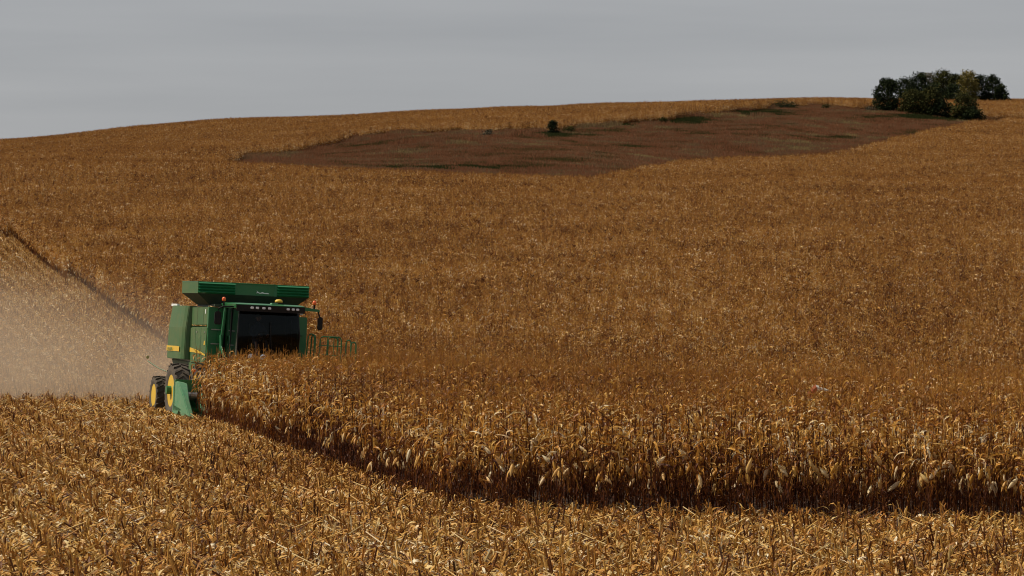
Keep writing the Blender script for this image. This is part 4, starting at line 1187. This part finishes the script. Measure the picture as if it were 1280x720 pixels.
# ------------------------------------------------------------------ operator
def skin_body(name, joints, edges, mat, parent=None, sub=2, rootv=0):
    me = bpy.data.meshes.new(name)
    me.from_pydata([j[0] for j in joints], edges, [])
    o = bpy.data.objects.new(name, me); COL.objects.link(o)
    sk = o.modifiers.new('skin', 'SKIN'); sk.use_smooth_shade = True
    for i, j in enumerate(joints):
        r_ = j[1]; me.skin_vertices[0].data[i].radius = r_ if isinstance(r_, tuple) else (r_, r_)
    me.skin_vertices[0].data[rootv].use_root = True
    o.modifiers.new('sub', 'SUBSURF').levels = sub; o.modifiers['sub'].render_levels = sub
    me.materials.append(mat)
    if parent: o.parent = parent
    return o
J = [((0, -0.12, 2.56), 0.15), ((0, -0.08, 2.80), 0.14), ((0, -0.08, 3.00), (0.17, 0.12)), ((0, -0.10, 3.12), 0.065), ((0, -0.12, 3.20), 0.055),
     ((-0.17, -0.09, 3.03), 0.065), ((-0.26, -0.22, 2.80), 0.05), ((-0.20, -0.52, 2.72), 0.04), ((-0.15, -0.80, 2.78), 0.032),
     ((0.17, -0.09, 3.03), 0.065), ((0.28, -0.20, 2.80), 0.05), ((0.24, -0.50, 2.72), 0.04), ((0.16, -0.80, 2.78), 0.032),
     ((-0.12, -0.2, 2.55), 0.10), ((-0.15, -0.62, 2.56), 0.075), ((-0.15, -0.72, 2.15), 0.05), ((-0.15, -0.80, 2.07), 0.045), ((-0.15, -0.95, 2.06), 0.035),
     ((0.12, -0.2, 2.55), 0.10), ((0.15, -0.62, 2.56), 0.075), ((0.15, -0.72, 2.15), 0.05), ((0.15, -0.80, 2.07), 0.045), ((0.15, -0.95, 2.06), 0.035)]
E = [(0, 1), (1, 2), (2, 3), (3, 4), (2, 5), (5, 6), (6, 7), (7, 8), (2, 9), (9, 10), (10, 11), (11, 12), (0, 13), (13, 14), (14, 15), (15, 16), (16, 17), (0, 18), (18, 19), (19, 20), (20, 21), (21, 22)]
man = skin_body('person', J, E, CLOTH_BLUE)
man.matrix_basis = Matrix.Translation(comb.location) @ Mq
tag(man, 'person in dark blue work clothes driving behind the dark combine windscreen', 'person')
def head_mb():
    mb = MB(); K, Lr = 16, 10; vs = []; fs = []
    for j in range(Lr + 1):
        ph = math.pi * j / Lr
        for i in range(K):
            a = 2 * math.pi * i / K
            x, y, z = math.sin(ph) * math.cos(a) * 0.078, math.sin(ph) * math.sin(a) * 0.098, math.cos(ph) * 0.118
            if z < 0: x *= 1 + z * 2.2; y *= 1 + z * 1.2
            if y < -0.07 and abs(x) < 0.02 and -0.045 < z < 0.02: y -= 0.022
            vs.append((x, y - 0.13, z + 3.31))
    for j in range(Lr):
        for i in range(K): fs.append((j * K + i, j * K + (i + 1) % K, (j + 1) * K + (i + 1) % K, (j + 1) * K + i))
    mb.add(vs, fs)
    for sx in (-1, 1): mb.lathe([(0.0, -0.012), (0.028, -0.01), (0.028, 0.008), (0.0, 0.012)], (sx * 0.08, -0.12, 3.30), 'x', 10)
    return mb
hd_ = head_mb().build('head', SKIN, man, smooth=True)
ey = MB()
for sx in (-1, 1): ey.lathe([(0, -0.008), (0.011, 0), (0, 0.008)], (sx * 0.03, -0.222, 3.315), 'y', 8)
ey.build('eyes', BLACK, hd_)
mo = MB(); mo.box(-0.025, 0.025, -0.222, -0.205, 3.248, 3.256); mo.build('mouth', RED_LEAF, hd_)
cp = MB(); cp.lathe([(0.088, 0.0), (0.090, 0.04), (0.065, 0.085), (0.0, 0.10)], (0, -0.125, 3.355), 'z', 16)
cp.prism([(-0.06, -0.20), (0.06, -0.20), (0.05, -0.30), (-0.05, -0.30)], 3.36, 3.372, 'z'); cp.build('cap', CLOTH_DARK, man, smooth=False)
for sx, wx in ((-1, -0.15), (1, 0.16)):
    # palm and five fingers curled over the wheel rim
    js = [((wx, -0.80, 2.78), 0.028), ((wx, -0.87, 2.79), 0.034)]
    es_ = [(0, 1)]
    for q in range(4):
        b0 = len(js); ox = (q - 1.5) * 0.019
        js += [((wx + ox, -0.905, 2.80 - abs(q - 1.5) * 0.004), 0.009), ((wx + ox, -0.945 + abs(q - 1.5) * 0.006, 2.785), 0.0085), ((wx + ox, -0.94, 2.755), 0.007)]
        es_ += [(1, b0), (b0, b0 + 1), (b0 + 1, b0 + 2)]
    b0 = len(js); js += [((wx - sx * 0.035, -0.85, 2.775), 0.010), ((wx - sx * 0.05, -0.89, 2.755), 0.009)]; es_ += [(1, b0), (b0, b0 + 1)]
    skin_body('hand', js, es_, SKIN, man, sub=1)

# ------------------------------------------------------------------ dust raised by the combine
def dust(name, cx, cd, cz_, rx, ry, rz_, dens, label, rotz=0.0):
    bm = bmesh.new(); bmesh.ops.create_icosphere(bm, subdivisions=3, radius=1.0)
    me = bpy.data.meshes.new(name); bm.to_mesh(me); bm.free()
    o = bpy.data.objects.new(name, me); COL.objects.link(o)
    o.location = (cx, cd, cz_); o.scale = (rx, ry, rz_); o.rotation_euler = (0, 0, rotz)
    m = bpy.data.materials.new(name); m.use_nodes = True; n = m.node_tree.nodes; l = m.node_tree.links; n.clear()
    out = n.new('ShaderNodeOutputMaterial'); pv = n.new('ShaderNodeVolumePrincipled')
    pv.inputs['Color'].default_value = (0.86, 0.66, 0.48, 1); pv.inputs['Anisotropy'].default_value = 0.2
    tc = n.new('ShaderNodeTexCoord')
    ln = n.new('ShaderNodeVectorMath'); ln.operation = 'LENGTH'; l.new(tc.outputs['Object'], ln.inputs[0])
    fall = n.new('ShaderNodeMapRange'); fall.interpolation_type = 'SMOOTHSTEP'
    fall.inputs['From Min'].default_value = 1.0; fall.inputs['From Max'].default_value = 0.15
    l.new(ln.outputs['Value'], fall.inputs['Value'])
    geo = n.new('ShaderNodeNewGeometry')
    nz = n.new('ShaderNodeTexNoise'); nz.inputs['Scale'].default_value = 0.13; nz.inputs['Detail'].default_value = 5.0; nz.inputs['Distortion'].default_value = 0.4
    l.new(geo.outputs['Position'], nz.inputs['Vector'])
    mr = n.new('ShaderNodeMapRange'); mr.inputs['From Min'].default_value = 0.38; mr.inputs['From Max'].default_value = 0.66
    mr.inputs['To Min'].default_value = 0.05; mr.inputs['To Max'].default_value = 2.4
    l.new(nz.outputs['Fac'], mr.inputs['Value'])
    mu = n.new('ShaderNodeMath'); mu.operation = 'MULTIPLY'; l.new(fall.outputs[0], mu.inputs[0]); l.new(mr.outputs[0], mu.inputs[1])
    m2 = n.new('ShaderNodeMath'); m2.operation = 'MULTIPLY'; m2.inputs[1].default_value = dens; l.new(mu.outputs[0], m2.inputs[0])
    l.new(m2.outputs[0], pv.inputs['Density']); l.new(pv.outputs[0], out.inputs['Volume'])
    me.materials.append(m)
    tag(o, label, 'dust', kind='stuff')
    return o
dust('dust_cloud', -23.5, 160, -3.2, 14.0, 34, 5.0, 0.036, 'pale brown dust drifting low behind the combine over the stubble', R(14))
dust('dust_plume', -12.6, 141, -3.4, 3.4, 8, 2.6, 0.11, 'denser small plume of dust right behind the rear wheel of the combine', R(20))
